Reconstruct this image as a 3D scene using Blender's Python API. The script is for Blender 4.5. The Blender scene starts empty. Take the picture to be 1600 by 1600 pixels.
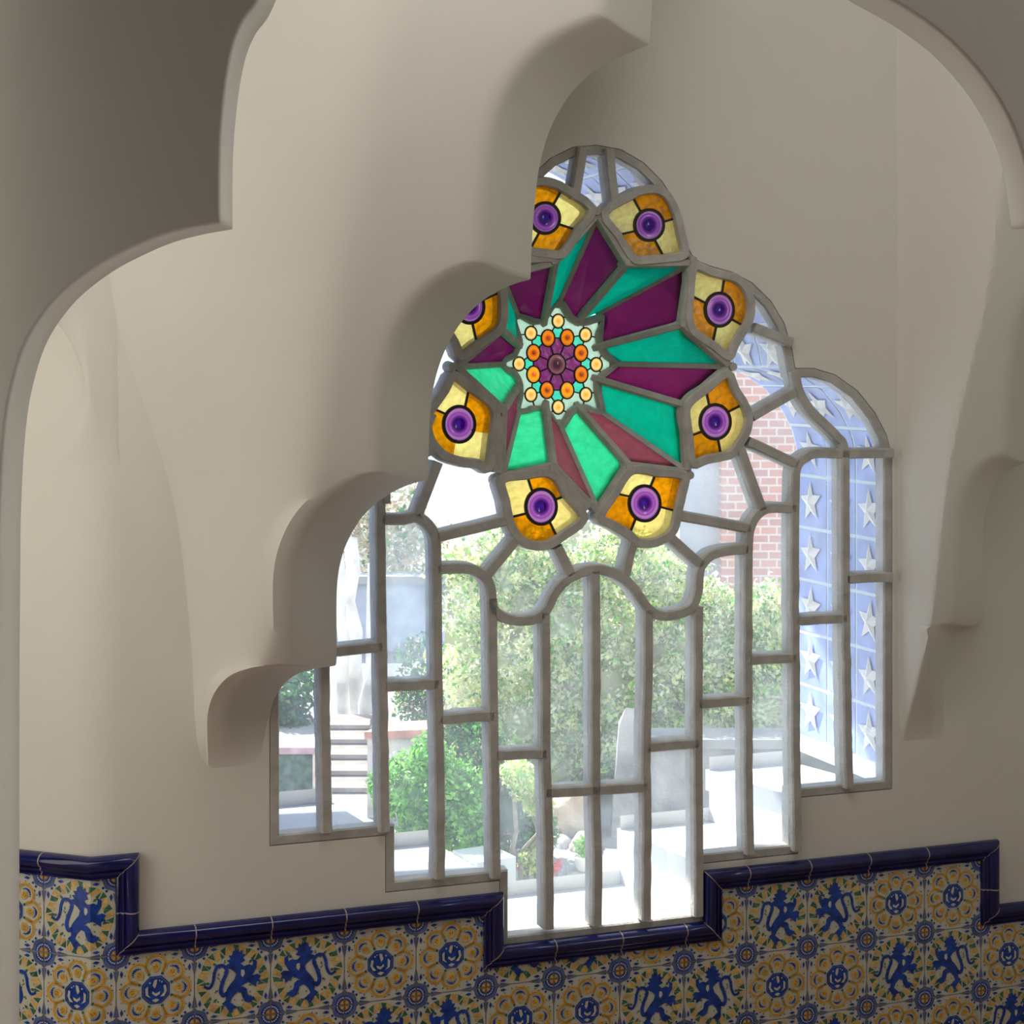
import bpy, bmesh, math, random
from mathutils import Vector, Matrix
from mathutils.geometry import delaunay_2d_cdt
R = math.radians
SC = bpy.context.scene
COL = SC.collection

# ------------------------------------------------------------------ camera
F = 2776.0; YH = 576.0; EYE = 1.75            # focal length in px of a 1600 px frame, horizon row, eye height
cam = bpy.data.cameras.new('camera'); camo = bpy.data.objects.new('camera', cam); COL.objects.link(camo)
camo.location = (0, 0, EYE); camo.rotation_euler = (R(90), 0, 0)
cam.sensor_width = 36; cam.sensor_fit = 'HORIZONTAL'; cam.lens = F/1600*36
cam.shift_y = -(800-YH)/1600; cam.clip_start = 0.05; cam.clip_end = 300
SC.camera = camo

# ------------------------------------------------------------------ wall frame
TH = R(19.9); D = 3.4655; T = 0.15; U0 = 0.4460; V0 = -1.1253
UX = Vector((math.cos(TH), math.sin(TH), 0)); OUT = Vector((-math.sin(TH), math.cos(TH), 0)); ZZ = Vector((0, 0, 1))
NIN = -OUT
BETA = R(19.7)
def P(u, v, h=0.0):                       # wall coordinates -> world (h towards the room)
    return UX*u + OUT*(D-h) + ZZ*(v+EYE)
def ray(px, py, h=0.0):
    d = Vector(((px-800)/F, 1, -(py-YH)/F)); t = (D-h)/(OUT.x*d.x+OUT.y*d.y); q = d*t
    return q.x*UX.x+q.y*UX.y, q.z
def W(px, py, h=0.0):
    u, v = ray(px, py, h); return P(u, v, h)
def G(px, py, dist):                      # a spot seen at px,py standing dist metres in front of the camera
    return Vector(((px-800)/F*dist, dist, EYE-(py-YH)/F*dist))
UC = ray(142, 1335)[0]                     # corner where the left wall turns away
CP = P(UC, 0)
D2 = Vector((math.cos(BETA), -math.sin(BETA), 0)); N2 = Vector((-math.sin(BETA), -math.cos(BETA), 0))
NB = (N2+NIN).normalized(); NB = NB/(NB.dot(NIN))
def S(u, v, h=0.0):                        # strip coordinates running along both walls
    if abs(u-UC) < 1e-6: q = CP + NB*h
    elif u > UC: return P(u, v, h)
    else: q = CP + D2*(u-UC) + N2*h
    return Vector((q.x, q.y, v+EYE))

# ------------------------------------------------------------------ world, sun, fill panels, exposure
w = bpy.data.worlds.new('world'); SC.world = w; w.use_nodes = True
bg = w.node_tree.nodes['Background']; bg.inputs[0].default_value = (0.74, 0.86, 1.0, 1); bg.inputs[1].default_value = 2.2
def aim(o, d): o.rotation_euler = Vector(d).to_track_quat('-Z', 'Y').to_euler()
sun = bpy.data.lights.new('sun', 'SUN'); sun.energy = 16; sun.angle = R(0.6); sun.color = (1, 0.95, 0.86)
suno = bpy.data.objects.new('sun', sun); COL.objects.link(suno)
SUN = (OUT*1.0 - UX*0.32 + ZZ*0.95).normalized(); aim(suno, -SUN); suno.location = (0, 9, 9)
def area(name, loc, target, size, energy, color):
    l = bpy.data.lights.new(name, 'AREA'); l.shape = 'RECTANGLE'; l.size, l.size_y = size; l.energy = energy; l.color = color
    o = bpy.data.objects.new(name, l); COL.objects.link(o); o.location = loc; aim(o, Vector(target)-Vector(loc)); return o
area('stair_fill', (-1.35, 2.32, EYE-0.35), (-0.1, 3.5, EYE-0.8), (1.2, 2.2), 16.5, (1, 0.92, 0.81))  # unseen fill panel added behind the near arch for the left plaster
area('upper_fill', (0.3, 2.32, EYE+1.45), (0.8, 3.6, EYE-0.9), (1.6, 0.9), 16.5, (1, 0.96, 0.90))  # unseen fill panel added above the arch opening
area('landing_fill', (1.75, 2.1, EYE-0.5), (0.8, 3.7, EYE-0.9), (0.9, 1.8), 30, (1, 0.98, 0.95))  # unseen fill panel added to brighten the lower right wall
area('hall_fill', (-1.0, 0.2, EYE+1.6), (0.2, 3.3, EYE-0.5), (1.2, 1.2), .8, (1, 0.97, 0.92))  # weak frontal fill added for the near arch
vs = SC.view_settings; vs.view_transform = 'Standard'; vs.look = 'None'; vs.exposure = 0.0; vs.gamma = 1; vs.use_curve_mapping = False
SC.cycles.max_bounces = 10; SC.cycles.transparent_max_bounces = 16; SC.cycles.diffuse_bounces = 5
SC.cycles.sample_clamp_indirect = 6; SC.cycles.caustics_reflective = False; SC.cycles.caustics_refractive = False

# ------------------------------------------------------------------ helpers
def clean(m): m.use_nodes = True; nt = m.node_tree; nt.nodes.clear(); return nt
MATS = {}
def mat(name, col, rough=0.6, spec=0.5, bump=None, vary=None, metal=0):
    """bump=(scale,strength,distance); vary=(scale,amount) mottles the colour"""
    if name in MATS: return MATS[name]
    m = bpy.data.materials.new(name); nt = clean(m); n = nt.nodes; L = nt.links
    out = n.new('ShaderNodeOutputMaterial'); b = n.new('ShaderNodeBsdfPrincipled'); L.new(b.outputs[0], out.inputs[0])
    b.inputs['Base Color'].default_value = (*col, 1); b.inputs['Roughness'].default_value = rough
    b.inputs['Specular IOR Level'].default_value = spec; b.inputs['Metallic'].default_value = metal
    tc = n.new('ShaderNodeTexCoord')
    if vary:
        t = n.new('ShaderNodeTexNoise'); t.inputs['Scale'].default_value = vary[0]; t.inputs['Detail'].default_value = 5
        L.new(tc.outputs['Object'], t.inputs['Vector'])
        mx = n.new('ShaderNodeMix'); mx.data_type = 'RGBA'
        a = vary[1]; lo = tuple(c*(1-a) for c in col); hi = tuple(min(1, c*(1+a)) for c in col)
        if len(vary) > 2: hi = vary[2]; lo = col
        mx.inputs['A'].default_value = (*lo, 1); mx.inputs['B'].default_value = (*hi, 1)
        rp = n.new('ShaderNodeMapRange'); rp.inputs['From Min'].default_value = .35; rp.inputs['From Max'].default_value = .65
        L.new(t.outputs['Fac'], rp.inputs['Value']); L.new(rp.outputs[0], mx.inputs['Factor']); L.new(mx.outputs['Result'], b.inputs['Base Color'])
    if bump:
        t = n.new('ShaderNodeTexNoise'); t.inputs['Scale'].default_value = bump[0]; t.inputs['Detail'].default_value = 6
        L.new(tc.outputs['Object'], t.inputs['Vector'])
        bp = n.new('ShaderNodeBump'); bp.inputs['Strength'].default_value = bump[1]; bp.inputs['Distance'].default_value = bump[2]
        L.new(t.outputs['Fac'], bp.inputs['Height']); L.new(bp.outputs[0], b.inputs['Normal'])
    MATS[name] = m; return m
def glass(name, col, trans=0.35, gloss=0.05, tex=(60, 0.15), dark=None):
    if name in MATS: return MATS[name]
    m = bpy.data.materials.new(name); nt = clean(m); n = nt.nodes; L = nt.links
    out = n.new('ShaderNodeOutputMaterial')
    tc = n.new('ShaderNodeTexCoord'); t = n.new('ShaderNodeTexNoise'); t.inputs['Scale'].default_value = tex[0]; t.inputs['Detail'].default_value = 4
    L.new(tc.outputs['Object'], t.inputs['Vector'])
    mx = n.new('ShaderNodeMix'); mx.data_type = 'RGBA'
    mx.inputs['A'].default_value = (*[c*(1-tex[1]) for c in col], 1); mx.inputs['B'].default_value = (*[min(1, c*(1+tex[1])+0.3*tex[1]*max(col)*c) for c in col], 1)
    rp = n.new('ShaderNodeMapRange'); rp.inputs['From Min'].default_value = .35; rp.inputs['From Max'].default_value = .65
    L.new(t.outputs['Fac'], rp.inputs['Value']); L.new(rp.outputs[0], mx.inputs['Factor'])
    tl = n.new('ShaderNodeBsdfTranslucent'); tp = n.new('ShaderNodeBsdfTransparent'); gl = n.new('ShaderNodeBsdfGlossy'); gl.inputs['Roughness'].default_value = 0.12
    L.new(mx.outputs['Result'], tl.inputs[0]); L.new(mx.outputs['Result'], tp.inputs[0])
    bp = n.new('ShaderNodeBump'); bp.inputs['Strength'].default_value = .4; bp.inputs['Distance'].default_value = .003
    L.new(t.outputs['Fac'], bp.inputs['Height']); L.new(bp.outputs[0], gl.inputs['Normal'])
    m1 = n.new('ShaderNodeMixShader'); m1.inputs[0].default_value = trans; L.new(tl.outputs[0], m1.inputs[1]); L.new(tp.outputs[0], m1.inputs[2])
    m2 = n.new('ShaderNodeMixShader'); m2.inputs[0].default_value = gloss; L.new(m1.outputs[0], m2.inputs[1]); L.new(gl.outputs[0], m2.inputs[2])
    L.new(m2.outputs[0], out.inputs[0]); MATS[name] = m; return m
def jewelmat(name, stops, radius, trans=0.06):
    m = bpy.data.materials.new(name); nt = clean(m); n = nt.nodes; L = nt.links
    out = n.new('ShaderNodeOutputMaterial'); tc = n.new('ShaderNodeTexCoord')
    ln = n.new('ShaderNodeVectorMath'); ln.operation = 'LENGTH'; L.new(tc.outputs['Object'], ln.inputs[0])
    dv = n.new('ShaderNodeMath'); dv.operation = 'DIVIDE'; dv.inputs[1].default_value = radius; L.new(ln.outputs['Value'], dv.inputs[0])
    cr = n.new('ShaderNodeValToRGB'); L.new(dv.outputs[0], cr.inputs[0])
    e = cr.color_ramp.elements
    while len(e) < len(stops): e.new(0.5)
    for k, (p, c) in enumerate(stops): e[k].position = p; e[k].color = (*c, 1)
    tl = n.new('ShaderNodeBsdfTranslucent'); tp = n.new('ShaderNodeBsdfTransparent'); gl = n.new('ShaderNodeBsdfGlossy'); gl.inputs['Roughness'].default_value = .08
    L.new(cr.outputs[0], tl.inputs[0]); L.new(cr.outputs[0], tp.inputs[0])
    m1 = n.new('ShaderNodeMixShader'); m1.inputs[0].default_value = trans; L.new(tl.outputs[0], m1.inputs[1]); L.new(tp.outputs[0], m1.inputs[2])
    m2 = n.new('ShaderNodeMixShader'); m2.inputs[0].default_value = .06; L.new(m1.outputs[0], m2.inputs[1]); L.new(gl.outputs[0], m2.inputs[2])
    L.new(m2.outputs[0], out.inputs[0]); return m

def mkobj(name, verts, faces, mats, midx=None, parent=None, smooth=False, origin=None, autosmooth=None):
    """verts in world space; the object's origin goes to the middle of its foot"""
    verts = [Vector(v) for v in verts]
    if origin is None:
        xs = [v.x for v in verts]; ys = [v.y for v in verts]; zs = [v.z for v in verts]
        origin = Vector(((min(xs)+max(xs))/2, (min(ys)+max(ys))/2, min(zs)))
    me = bpy.data.meshes.new(name); me.from_pydata([v-origin for v in verts], [], faces)
    if not isinstance(mats, (list, tuple)): mats = [mats]
    for m in mats: me.materials.append(m)
    if midx:
        for p, i in zip(me.polygons, midx): p.material_index = i
    if smooth:
        for p in me.polygons: p.use_smooth = True
    me.update(); o = bpy.data.objects.new(name, me); COL.objects.link(o)
    if parent is None: o.location = origin
    else:
        o.parent = parent; o.location = origin - abs_loc(parent)
    if autosmooth is not None:
        bm = bmesh.new(); bm.from_mesh(me)
        for e in bm.edges:
            if len(e.link_faces) == 2 and e.calc_face_angle(0) > R(autosmooth): e.smooth = False
        for f in bm.faces: f.smooth = True
        bm.to_mesh(me); bm.free()
    return o
def abs_loc(o):
    l = Vector(o.location)
    while o.parent: o = o.parent; l += Vector(o.location)
    return l
def thing(name, loc, label=None, cat=None, group=None):
    o = bpy.data.objects.new(name, None); COL.objects.link(o); o.location = loc; o.empty_display_size = .05
    return tag(o, label, cat, group)
def tag(o, label=None, cat=None, group=None, kind=None):
    if label: o['label'] = label
    if cat: o['category'] = cat
    if group: o['group'] = group
    if kind: o['kind'] = kind
    return o
class MB:
    def __init__(s): s.v = []; s.f = []; s.m = []
    def add(s, verts, faces, mi=0):
        b = len(s.v); s.v += [Vector(x) for x in verts]; s.f += [tuple(b+i for i in f) for f in faces]
        s.m += ([mi]*len(faces) if isinstance(mi, int) else list(mi))
    def box(s, c, ax, ay, az, mi=0):
        c = Vector(c); ax, ay, az = Vector(ax), Vector(ay), Vector(az)
        vs_ = [c+ax*i+ay*j+az*k for k in (-1, 1) for j in (-1, 1) for i in (-1, 1)]
        s.add(vs_, [(0,2,3,1),(4,5,7,6),(0,1,5,4),(2,6,7,3),(0,4,6,2),(1,3,7,5)], mi)
    def build(s, name, mats, parent=None, **k): return mkobj(name, s.v, s.f, mats, s.m, parent, **k)
def sweep(pts, prof, nrm, closed=False, mi=0, mb=None, flip=1):
    """profile points (across, up); across = tangent x nrm"""
    mb = mb or MB(); n = len(pts); pts = [Vector(p) for p in pts]; nrm = Vector(nrm).normalized(); rows = []
    for i, p in enumerate(pts):
        a = pts[i-1] if (i > 0 or closed) else None; b = pts[(i+1) % n] if (i < n-1 or closed) else None
        t1 = (p-a).normalized() if a is not None else None; t2 = (b-p).normalized() if b is not None else None
        t1 = t1 or t2; t2 = t2 or t1
        s1 = t1.cross(nrm).normalized(); s2 = t2.cross(nrm).normalized(); s = s1+s2
        s = s.normalized() if s.length > 1e-6 else s1; k = s.dot(s1); s = s/max(k, .45)
        rows.append([p + s*x*flip + nrm*y for x, y in prof])
    m = len(prof); fs = []
    for i in range(n if closed else n-1):
        j = (i+1) % n
        for k in range(m):
            l = (k+1) % m; fs.append((i*m+k, j*m+k, j*m+l, i*m+l))
    if not closed: fs += [tuple(range(m))[::-1], tuple((n-1)*m+k for k in range(m))]
    mb.add([v for r in rows for v in r], fs, mi); return mb
def smoothline(pts, sub=5, closed=False):
    """Catmull-Rom through points"""
    n = len(pts); out = []
    pts = [tuple(p) for p in pts]
    for i in range(n if closed else n-1):
        p1 = pts[i]; p2 = pts[(i+1) % n]
        p0 = pts[i-1] if (i > 0 or closed) else tuple(2*a-b for a, b in zip(p1, p2))
        p3 = pts[(i+2) % n] if (i < n-2 or closed) else tuple(2*b-a for a, b in zip(p1, p2))
        for k in range(sub):
            t = k/sub
            out.append(tuple(.5*((2*b)+(-a+c)*t+(2*a-5*b+4*c-d)*t*t+(-a+3*b-3*c+d)*t**3) for a, b, c, d in zip(p0, p1, p2, p3)))
    if not closed: out.append(pts[-1])
    return out
def inside(p, poly):
    x, y = p; c = False; n = len(poly)
    for i in range(n):
        x1, y1 = poly[i][:2]; x2, y2 = poly[i-1][:2]
        if (y1 > y) != (y2 > y) and x < (x2-x1)*(y-y1)/(y2-y1)+x1: c = not c
    return c
def cdt(loops, keep, extra=()):
    """loops of 2D points as constraints; keep(centroid)->material index or None"""
    vs_ = []; es = []
    for lp in loops:
        b = len(vs_); vs_ += [Vector(p[:2]) for p in lp]; es += [(b+i, b+(i+1) % len(lp)) for i in range(len(lp))]
    for ln in extra:
        b = len(vs_); vs_ += [Vector(p[:2]) for p in ln]; es += [(b+i, b+i+1) for i in range(len(ln)-1)]
    v, e, f, *_ = delaunay_2d_cdt(vs_, es, [], 0, 1e-6)
    fs = []; mi = []
    for t in f:
        c = sum((v[i] for i in t), Vector((0, 0)))/3; k = keep((c.x, c.y))
        if k is None: continue
        a, b2, c2 = (v[i] for i in t)
        if (b2-a).cross(c2-a) < 0: t = t[::-1]
        fs.append(tuple(t)); mi.append(k)
    return v, fs, mi

# ------------------------------------------------------------------ materials
plaster = mat('plaster', (.75, .735, .685), .9, .2, bump=(55, .25, .002), vary=(1.3, .035))
facade_m = mat('facade_render', (.7, .68, .62), .9, .2, bump=(30, .3, .004))
cement = mat('painted_cement', (.47, .465, .44), .75, .3, bump=(120, .7, .003), vary=(25, .12))
sill_m = mat('sill_stone', (.56, .60, .66), .75, .3, bump=(60, .3, .002), vary=(6, .05))
lead = mat('lead_came', (.018, .014, .012), .5, .4)
cream = mat('tile_cream', (.60, .61, .53), .22, .5, vary=(30, .05))
tblue = mat('tile_blue', (.010, .055, .34), .22, .5, vary=(60, .35))
tblue2 = mat('tile_blue_grey', (.10, .14, .30), .25, .5, vary=(40, .25))
tyel = mat('tile_yellow', (.70, .46, .12), .22, .5, vary=(50, .2))
toch = mat('tile_ochre', (.45, .24, .05), .25, .5)
tgreen = mat('tile_green', (.05, .15, .085), .22, .5, vary=(60, .3))
tgrout = mat('tile_grout', (.33, .31, .30), .8, .2)
rail_m = mat('cobalt_glaze', (.009, .012, .105), .10, .6, bump=(35, .08, .002), vary=(12, .3))
rgrout = mat('rail_grout', (.42, .36, .30), .8, .2)

# ------------------------------------------------------------------ window outline (pixels of the photograph -> wall plane)
RPX = [(932,226),(970,233),(1005,253),(1035,283),(1055,315),(1068,350),(1076,388),(1086,405),(1110,415),(1145,425),(1175,441),
       (1205,470),(1226,505),(1238,545),(1243,575),(1272,575),(1305,585),(1340,610),(1368,645),(1386,680),(1394,712)]
right_uv = [ray(x, y) for x, y in RPX]
AX = right_uv[0][0]; LEFT = ray(421, 1200)[0]; KL = (AX-LEFT)/(right_uv[-1][0]-AX)
left_uv = [(AX-(u-AX)*KL, v) for u, v in right_uv[1:]]
vS5 = ray(1320, 1240)[1]; vS4 = ray(1172, 1342)[1]; vS3 = ray(940, 1462)[1]; vS2 = ray(688, 1386)[1]; vS1 = ray(511, 1314)[1]
uR1 = ray(1247, 1290)[0]; uR2 = ray(1096, 1400)[0]; uL2 = ray(780, 1430)[0]; uL1 = ray(602, 1340)[0]
UR = right_uv[-1][0]
sills = [(uR1, UR, vS5), (uR2, uR1, vS4), (uL2, uR2, vS3), (uL1, uL2, vS2), (LEFT, uL1, vS1)]
OUTL = right_uv + [(UR, vS5), (uR1, vS5), (uR1, vS4), (uR2, vS4), (uR2, vS3), (uL2, vS3), (uL2, vS2), (uL1, vS2), (uL1, vS1), (LEFT, vS1)] + left_uv[::-1]

def plate(name, rect, hole, h, m, parent=None, flip=False):
    u0, u1, v0, v1 = rect
    v, f, mi = cdt([[(u0, v0), (u1, v0), (u1, v1), (u0, v1)], hole], lambda c: None if inside(c, hole) else 0)
    if flip: f = [t[::-1] for t in f]
    return mkobj(name, [P(a.x, a.y, h) for a in v], f, m, parent=parent)
# interior face of the window wall
wall_back = tag(plate('wall_back', (UC+.055, 3.2, -1.75, 2.6), OUTL, 0.0, plaster), kind='structure')
plate('outer_face', (-3.5, 5.2, -3.0, 3.4), OUTL, -.44, facade_m, parent=wall_back, flip=True)

# ------------------------------------------------------------------ reveal lined with blue star tiles
starblue = mat('star_tile_blue', (.30, .40, .80), .35, .5, vary=(14, .22))
starwhite = mat('star_tile_white', (.93, .91, .85), .4, .4, vary=(30, .05))
stargrout = mat('star_tile_grout', (.72, .84, .95), .6, .3)
DEPTH = .44
def arclen_path(uv, step=.012):
    out = [(0, *uv[0])]; s = 0
    for a, b in zip(uv, uv[1:]):
        d = math.hypot(b[0]-a[0], b[1]-a[1]); n = max(1, int(d/step))
        for k in range(1, n+1): out.append((s+d*k/n, a[0]+(b[0]-a[0])*k/n, a[1]+(b[1]-a[1])*k/n))
        s += d
    return out
side = [(UR, vS5)] + right_uv[::-1] + left_uv + [(LEFT, vS1)]
path = arclen_path(side); SL = path[-1][0]
def on_path(s):
    s = max(0, min(SL-1e-6, s))
    lo, hi = 0, len(path)-1
    while hi-lo > 1:
        m = (lo+hi)//2
        if path[m][0] <= s: lo = m
        else: hi = m
    a, b = path[lo], path[hi]; t = (s-a[0])/max(1e-9, b[0]-a[0])
    u = a[1]+(b[1]-a[1])*t; v = a[2]+(b[2]-a[2])*t; tx, ty = b[1]-a[1], b[2]-a[2]; l = math.hypot(tx, ty) or 1
    return u, v, (-ty/l, tx/l)      # normal into the opening
def RP(s, d, lift=0):
    u, v, n = on_path(s); return P(u+n[0]*lift, v+n[1]*lift, -d)
mb = MB()
TS = .128; s_off = ray(1390, 1240)[1]; base_s = .047
rows_s = [p[0] for p in path]
for i in range(len(path)-1):
    a = P(path[i][1], path[i][2], 0); b = P(path[i+1][1], path[i+1][2], 0); a2 = P(path[i][1], path[i][2], -DEPTH); b2 = P(path[i+1][1], path[i+1][2], -DEPTH)
    mb.add([a, b, b2, a2], [(0, 1, 2, 3)], 2)
cols = [(.030, .150), (.158, .282), (.290, .432)]
s = base_s
rng = random.Random(4)
while s < SL:
    e = min(s+TS-.009, SL)
    for c0, c1 in cols:
        n = 8; v_ = []
        for k in range(n+1):
            q = s+(e-s)*k/n; v_ += [RP(q, c0, .0012), RP(q, c1, .0012)]
        mb.add(v_, [(2*k, 2*k+2, 2*k+3, 2*k+1) for k in range(n)], 0)
        cs = (s+s+TS-.006)/2; cd = (c0+c1)/2; ro = .051; ri = .0215
        if cs+ro < SL:
            tilt = rng.uniform(-.12, .12); ring = []
            for k in range(10):
                a = math.pi/2+tilt+k*math.pi/5; r = ro if k % 2 == 0 else ri
                ring.append((cs+r*math.sin(a)*1.0, cd+r*math.cos(a)))
            vv = [RP(a, b, .0045) for a, b in ring]+[RP(cs, cd, .013)]
            mb.add(vv, [(k, (k+1) % 10, 10) for k in range(10)], 1)
    s += TS
# sills, sloping outwards, with the risers between them
for u0, u1, v in sills:
    n_ = .012
    a = [P(u0, v, 0), P(u1, v, 0), P(u1, v-.035, -DEPTH-.02), P(u0, v-.035, -DEPTH-.02)]
    b = [p-ZZ*.05 for p in a]
    mb.add(a+b, [(0, 1, 2, 3), (3, 2, 6, 7), (0, 3, 7, 4), (1, 5, 6, 2)], 3)
for u, va, vb in ((uR1, vS5, vS4), (uR2, vS4, vS3), (uL2, vS3, vS2), (uL1, vS2, vS1)):
    lo, hi = min(va, vb), max(va, vb)
    mb.add([P(u, lo-.04, 0), P(u, hi, 0), P(u, hi-.035, -DEPTH), P(u, lo-.08, -DEPTH)], [(0, 1, 2, 3)], 3)
mb.build('tiled_reveal', [starblue, starwhite, stargrout, sill_m], wall_back)

# ------------------------------------------------------------------ left wall and the rest of the room
def strip_plane(name, us, vs_, m):
    v = [S(u, z) for z in vs_ for u in us]; n = len(us)
    return mkobj(name, v, [(j*n+i, j*n+i+1, (j+1)*n+i+1, (j+1)*n+i) for j in range(len(vs_)-1) for i in range(n-1)], m)
vtop = 2.6
def corner_profile():                      # rounded outer corner between the two walls
    r = .055; p0 = S(UC-r, 0); p3 = S(UC+r, 0); c = S(UC+1e-9, 0); out = []
    for k in range(9):
        t = k/8; q = p0*(1-t)**2+c*2*t*(1-t)+p3*t*t; out.append(q)
    return out
prof = [S(UC-3.0, 0), S(UC-1.0, 0)] + corner_profile()
zs = [-1.75, vtop]
mb = MB(); n = len(prof)
mb.add([Vector((p.x, p.y, z+EYE)) for z in zs for p in prof], [(i, i+1, n+i+1, n+i) for i in range(n-1)])
wl = mb.build('wall_left', [plaster], smooth=True, autosmooth=50); tag(wl, kind='structure')
def quad(name, pts, m, kind='structure'):
    return tag(mkobj(name, pts, [tuple(range(len(pts)))], m), kind=kind)
hall_low_bounce = mat('hall_low_bounce', (.26, .22, .18), .8, .3, vary=(2, .1))  # unseen walls darkened to cut bounce light onto the near arch
floor_m = mat('terracotta_floor', (.35, .20, .13), .6, .4, bump=(20, .2, .003), vary=(5, .2))
lx = S(UC-3.0, 0).x; ly = S(UC-3.0, 0).y; RU = 3.2; rp = P(RU, 0)
quad('floor', [(lx, -1.6, 0), (rp.x, -1.6, 0), (rp.x, rp.y, 0), (CP.x, CP.y, 0), (lx, ly, 0)], floor_m)
quad('ceiling', [(lx, -1.6, EYE+vtop), (lx, ly, EYE+vtop), (CP.x, CP.y, EYE+vtop), (rp.x, rp.y, EYE+vtop), (rp.x, -1.6, EYE+vtop)], plaster)
quad('wall_right', [(rp.x, rp.y, 0), (rp.x, -1.6, 0), (rp.x, -1.6, EYE+vtop), (rp.x, rp.y, EYE+vtop)], plaster)
quad('wall_front', [(rp.x, -1.6, 0), (lx, -1.6, 0), (lx, -1.6, EYE+vtop), (rp.x, -1.6, EYE+vtop)], hall_low_bounce)
quad('wall_side', [(lx, -1.6, 0), (lx, ly, 0), (lx, ly, EYE+vtop), (lx, -1.6, EYE+vtop)], hall_low_bounce)

# ------------------------------------------------------------------ scalloped plaster arches standing proud of the window wall
def lerp(x, tab):
    if x <= tab[0][0]: return tab[0][1]
    for i in range(len(tab)-1):
        (a, b), (c, d) = tab[i], tab[i+1]
        if x <= c:
            sl = lambda j: 0 if j <= 0 or j >= len(tab)-1 else (tab[j+1][1]-tab[j-1][1])/(tab[j+1][0]-tab[j-1][0])
            t = (x-a)/(c-a); w_ = c-a
            return (2*t**3-3*t*t+1)*b+(t**3-2*t*t+t)*w_*sl(i)+(-2*t**3+3*t*t)*d+(t**3-t*t)*w_*sl(i+1)
    return tab[-1][1]
def ease(t): t = max(0, min(1, t)); return t*t*(3-2*t)
def gprof(t):                              # 0 at the arris, 1 on the face, soft shoulder
    if t <= 0: return 0
    if t < .84: return t*1.05
    if t >= 1.2: return 1
    k = (t-.84)/.36; return .882+.118*(1-(1-k)**3.2)
def scallop(name, segs, hb, dh, band, uleft, back_to, wid, soft=True):
    """segs: lists of pixel points, bottom to top; every row runs horizontally from the arris to the left"""
    rows = []; cusp_rows = []
    for sg in segs:
        ln = smoothline(sg, 7)
        for x, y in ln: rows.append((x, y))
        cusp_rows.append(len(rows)-1)
    ts = [0, .04, .1, .2, .35, .5, .62, .72, .78, .84, .9, .96, 1.02, 1.1, 1.2]
    nf = 26; V = []; M = 0
    for x, y in rows:
        h0 = lerp(y, hb); d = lerp(y, dh); bw = lerp(y, band); ub, v = ray(x, y, h0)
        hf = h0+d; ul = ray(lerp(y, uleft), y)[0]; r = []; wd = lerp(y, wid)
        rise = .026; H = lambda u: -.004+(hf+.004)*(ease((u-ul)/wd) if soft else min(1, max(0, (u-ul)/wd)))
        bo = back_to(v)
        r.append(P(min(bo, ub-.01), v, -.002)); r.append(P(ub-.004, v, max(h0-.05, h0*.5))); r.append(P(ub-.0015, v, h0-.004 if h0 > .004 else 0))
        uf = ub-bw*1.2
        for t in ts: r.append(P(ub-bw*t, v+rise*min(1, t)**1.6*min(1, d/.1), h0+d*gprof(t)))
        for k in range(1, nf+1):
            q = 1-(1-k/nf)**1.8; u = uf+(ul-uf)*q; r.append(P(u, v+rise*min(1, d/.1), H(u)))
        V += r; M = len(r)
    fs = []
    for i in range(len(rows)-1):
        if abs(rows[i][0]-rows[i+1][0])+abs(rows[i][1]-rows[i+1][1]) < .01: continue
        for k in range(M-1): fs.append((i*M+k, i*M+k+1, (i+1)*M+k+1, (i+1)*M+k))
    o = mkobj(name, V, fs, plaster, autosmooth=38); return tag(o, kind='structure')
segL = [[(421,1216),(421,1180),(421,1150),(423,1112),(434,1082),(458,1057),(490,1045),(524,1040)],
        [(525,1038),(526,1000),(526,930),(530,888),(540,853),(557,820),(580,793),(610,771),(640,757),(667,750)],
        [(668,748),(670,700),(672,650),(678,602),(691,558),(712,516),(740,482),(772,458),(803,444),(827,437)],
        [(829,435),(831,380),(835,325),(841,270),(853,220),(871,178),(897,140),(930,110),(970,88),(1013,70)],
        [(1015,68),(1018,20),(1022,-40),(1032,-100),(1052,-160),(1085,-210)]]
left_edge = [(a, b) for a, b in OUTL[len(right_uv)+9:]]
def back_left(v):
    best = LEFT
    for (u1, v1), (u2, v2) in zip(left_edge, left_edge[1:]):
        if min(v1, v2) <= v <= max(v1, v2) and abs(v2-v1) > 1e-6: best = u1+(u2-u1)*(v-v1)/(v2-v1)
    return best
scallop('wall_inner_left', segL,
        hb=[(-200,.25),(70,.22),(437,.17),(750,.11),(1040,.035),(1112,.0),(1216,0)],
        dh=[(-200,.13),(750,.13),(1040,.10),(1112,.055),(1216,-.004)],
        band=[(-200,.165),(437,.155),(750,.135),(1040,.122),(1112,.112),(1216,.10)], uleft=[(0,100),(480,150),(780,250),(1000,285),(1216,300)], back_to=back_left,
        wid=[(-200,.60),(437,.44),(750,.27),(1040,.13),(1112,.06),(1216,.045)])
segR = [[(1474,1175),(1475,1130),(1475,1085),(1478,1040),(1488,1005),(1505,985),(1529,976)],
        [(1531,974),(1536,955),(1537,900),(1536,835),(1541,795),(1555,758),(1577,735),(1604,722)],
        [(1606,720),(1610,650),(1614,590),(1625,530),(1645,475),(1672,440)],
        [(1674,438),(1680,350),(1690,260),(1715,180),(1760,110),(1820,70)],
        [(1822,68),(1826,20),(1832,-60),(1845,-120),(1870,-200)]]
uRR = ray(1480, 1100)[0]
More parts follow.
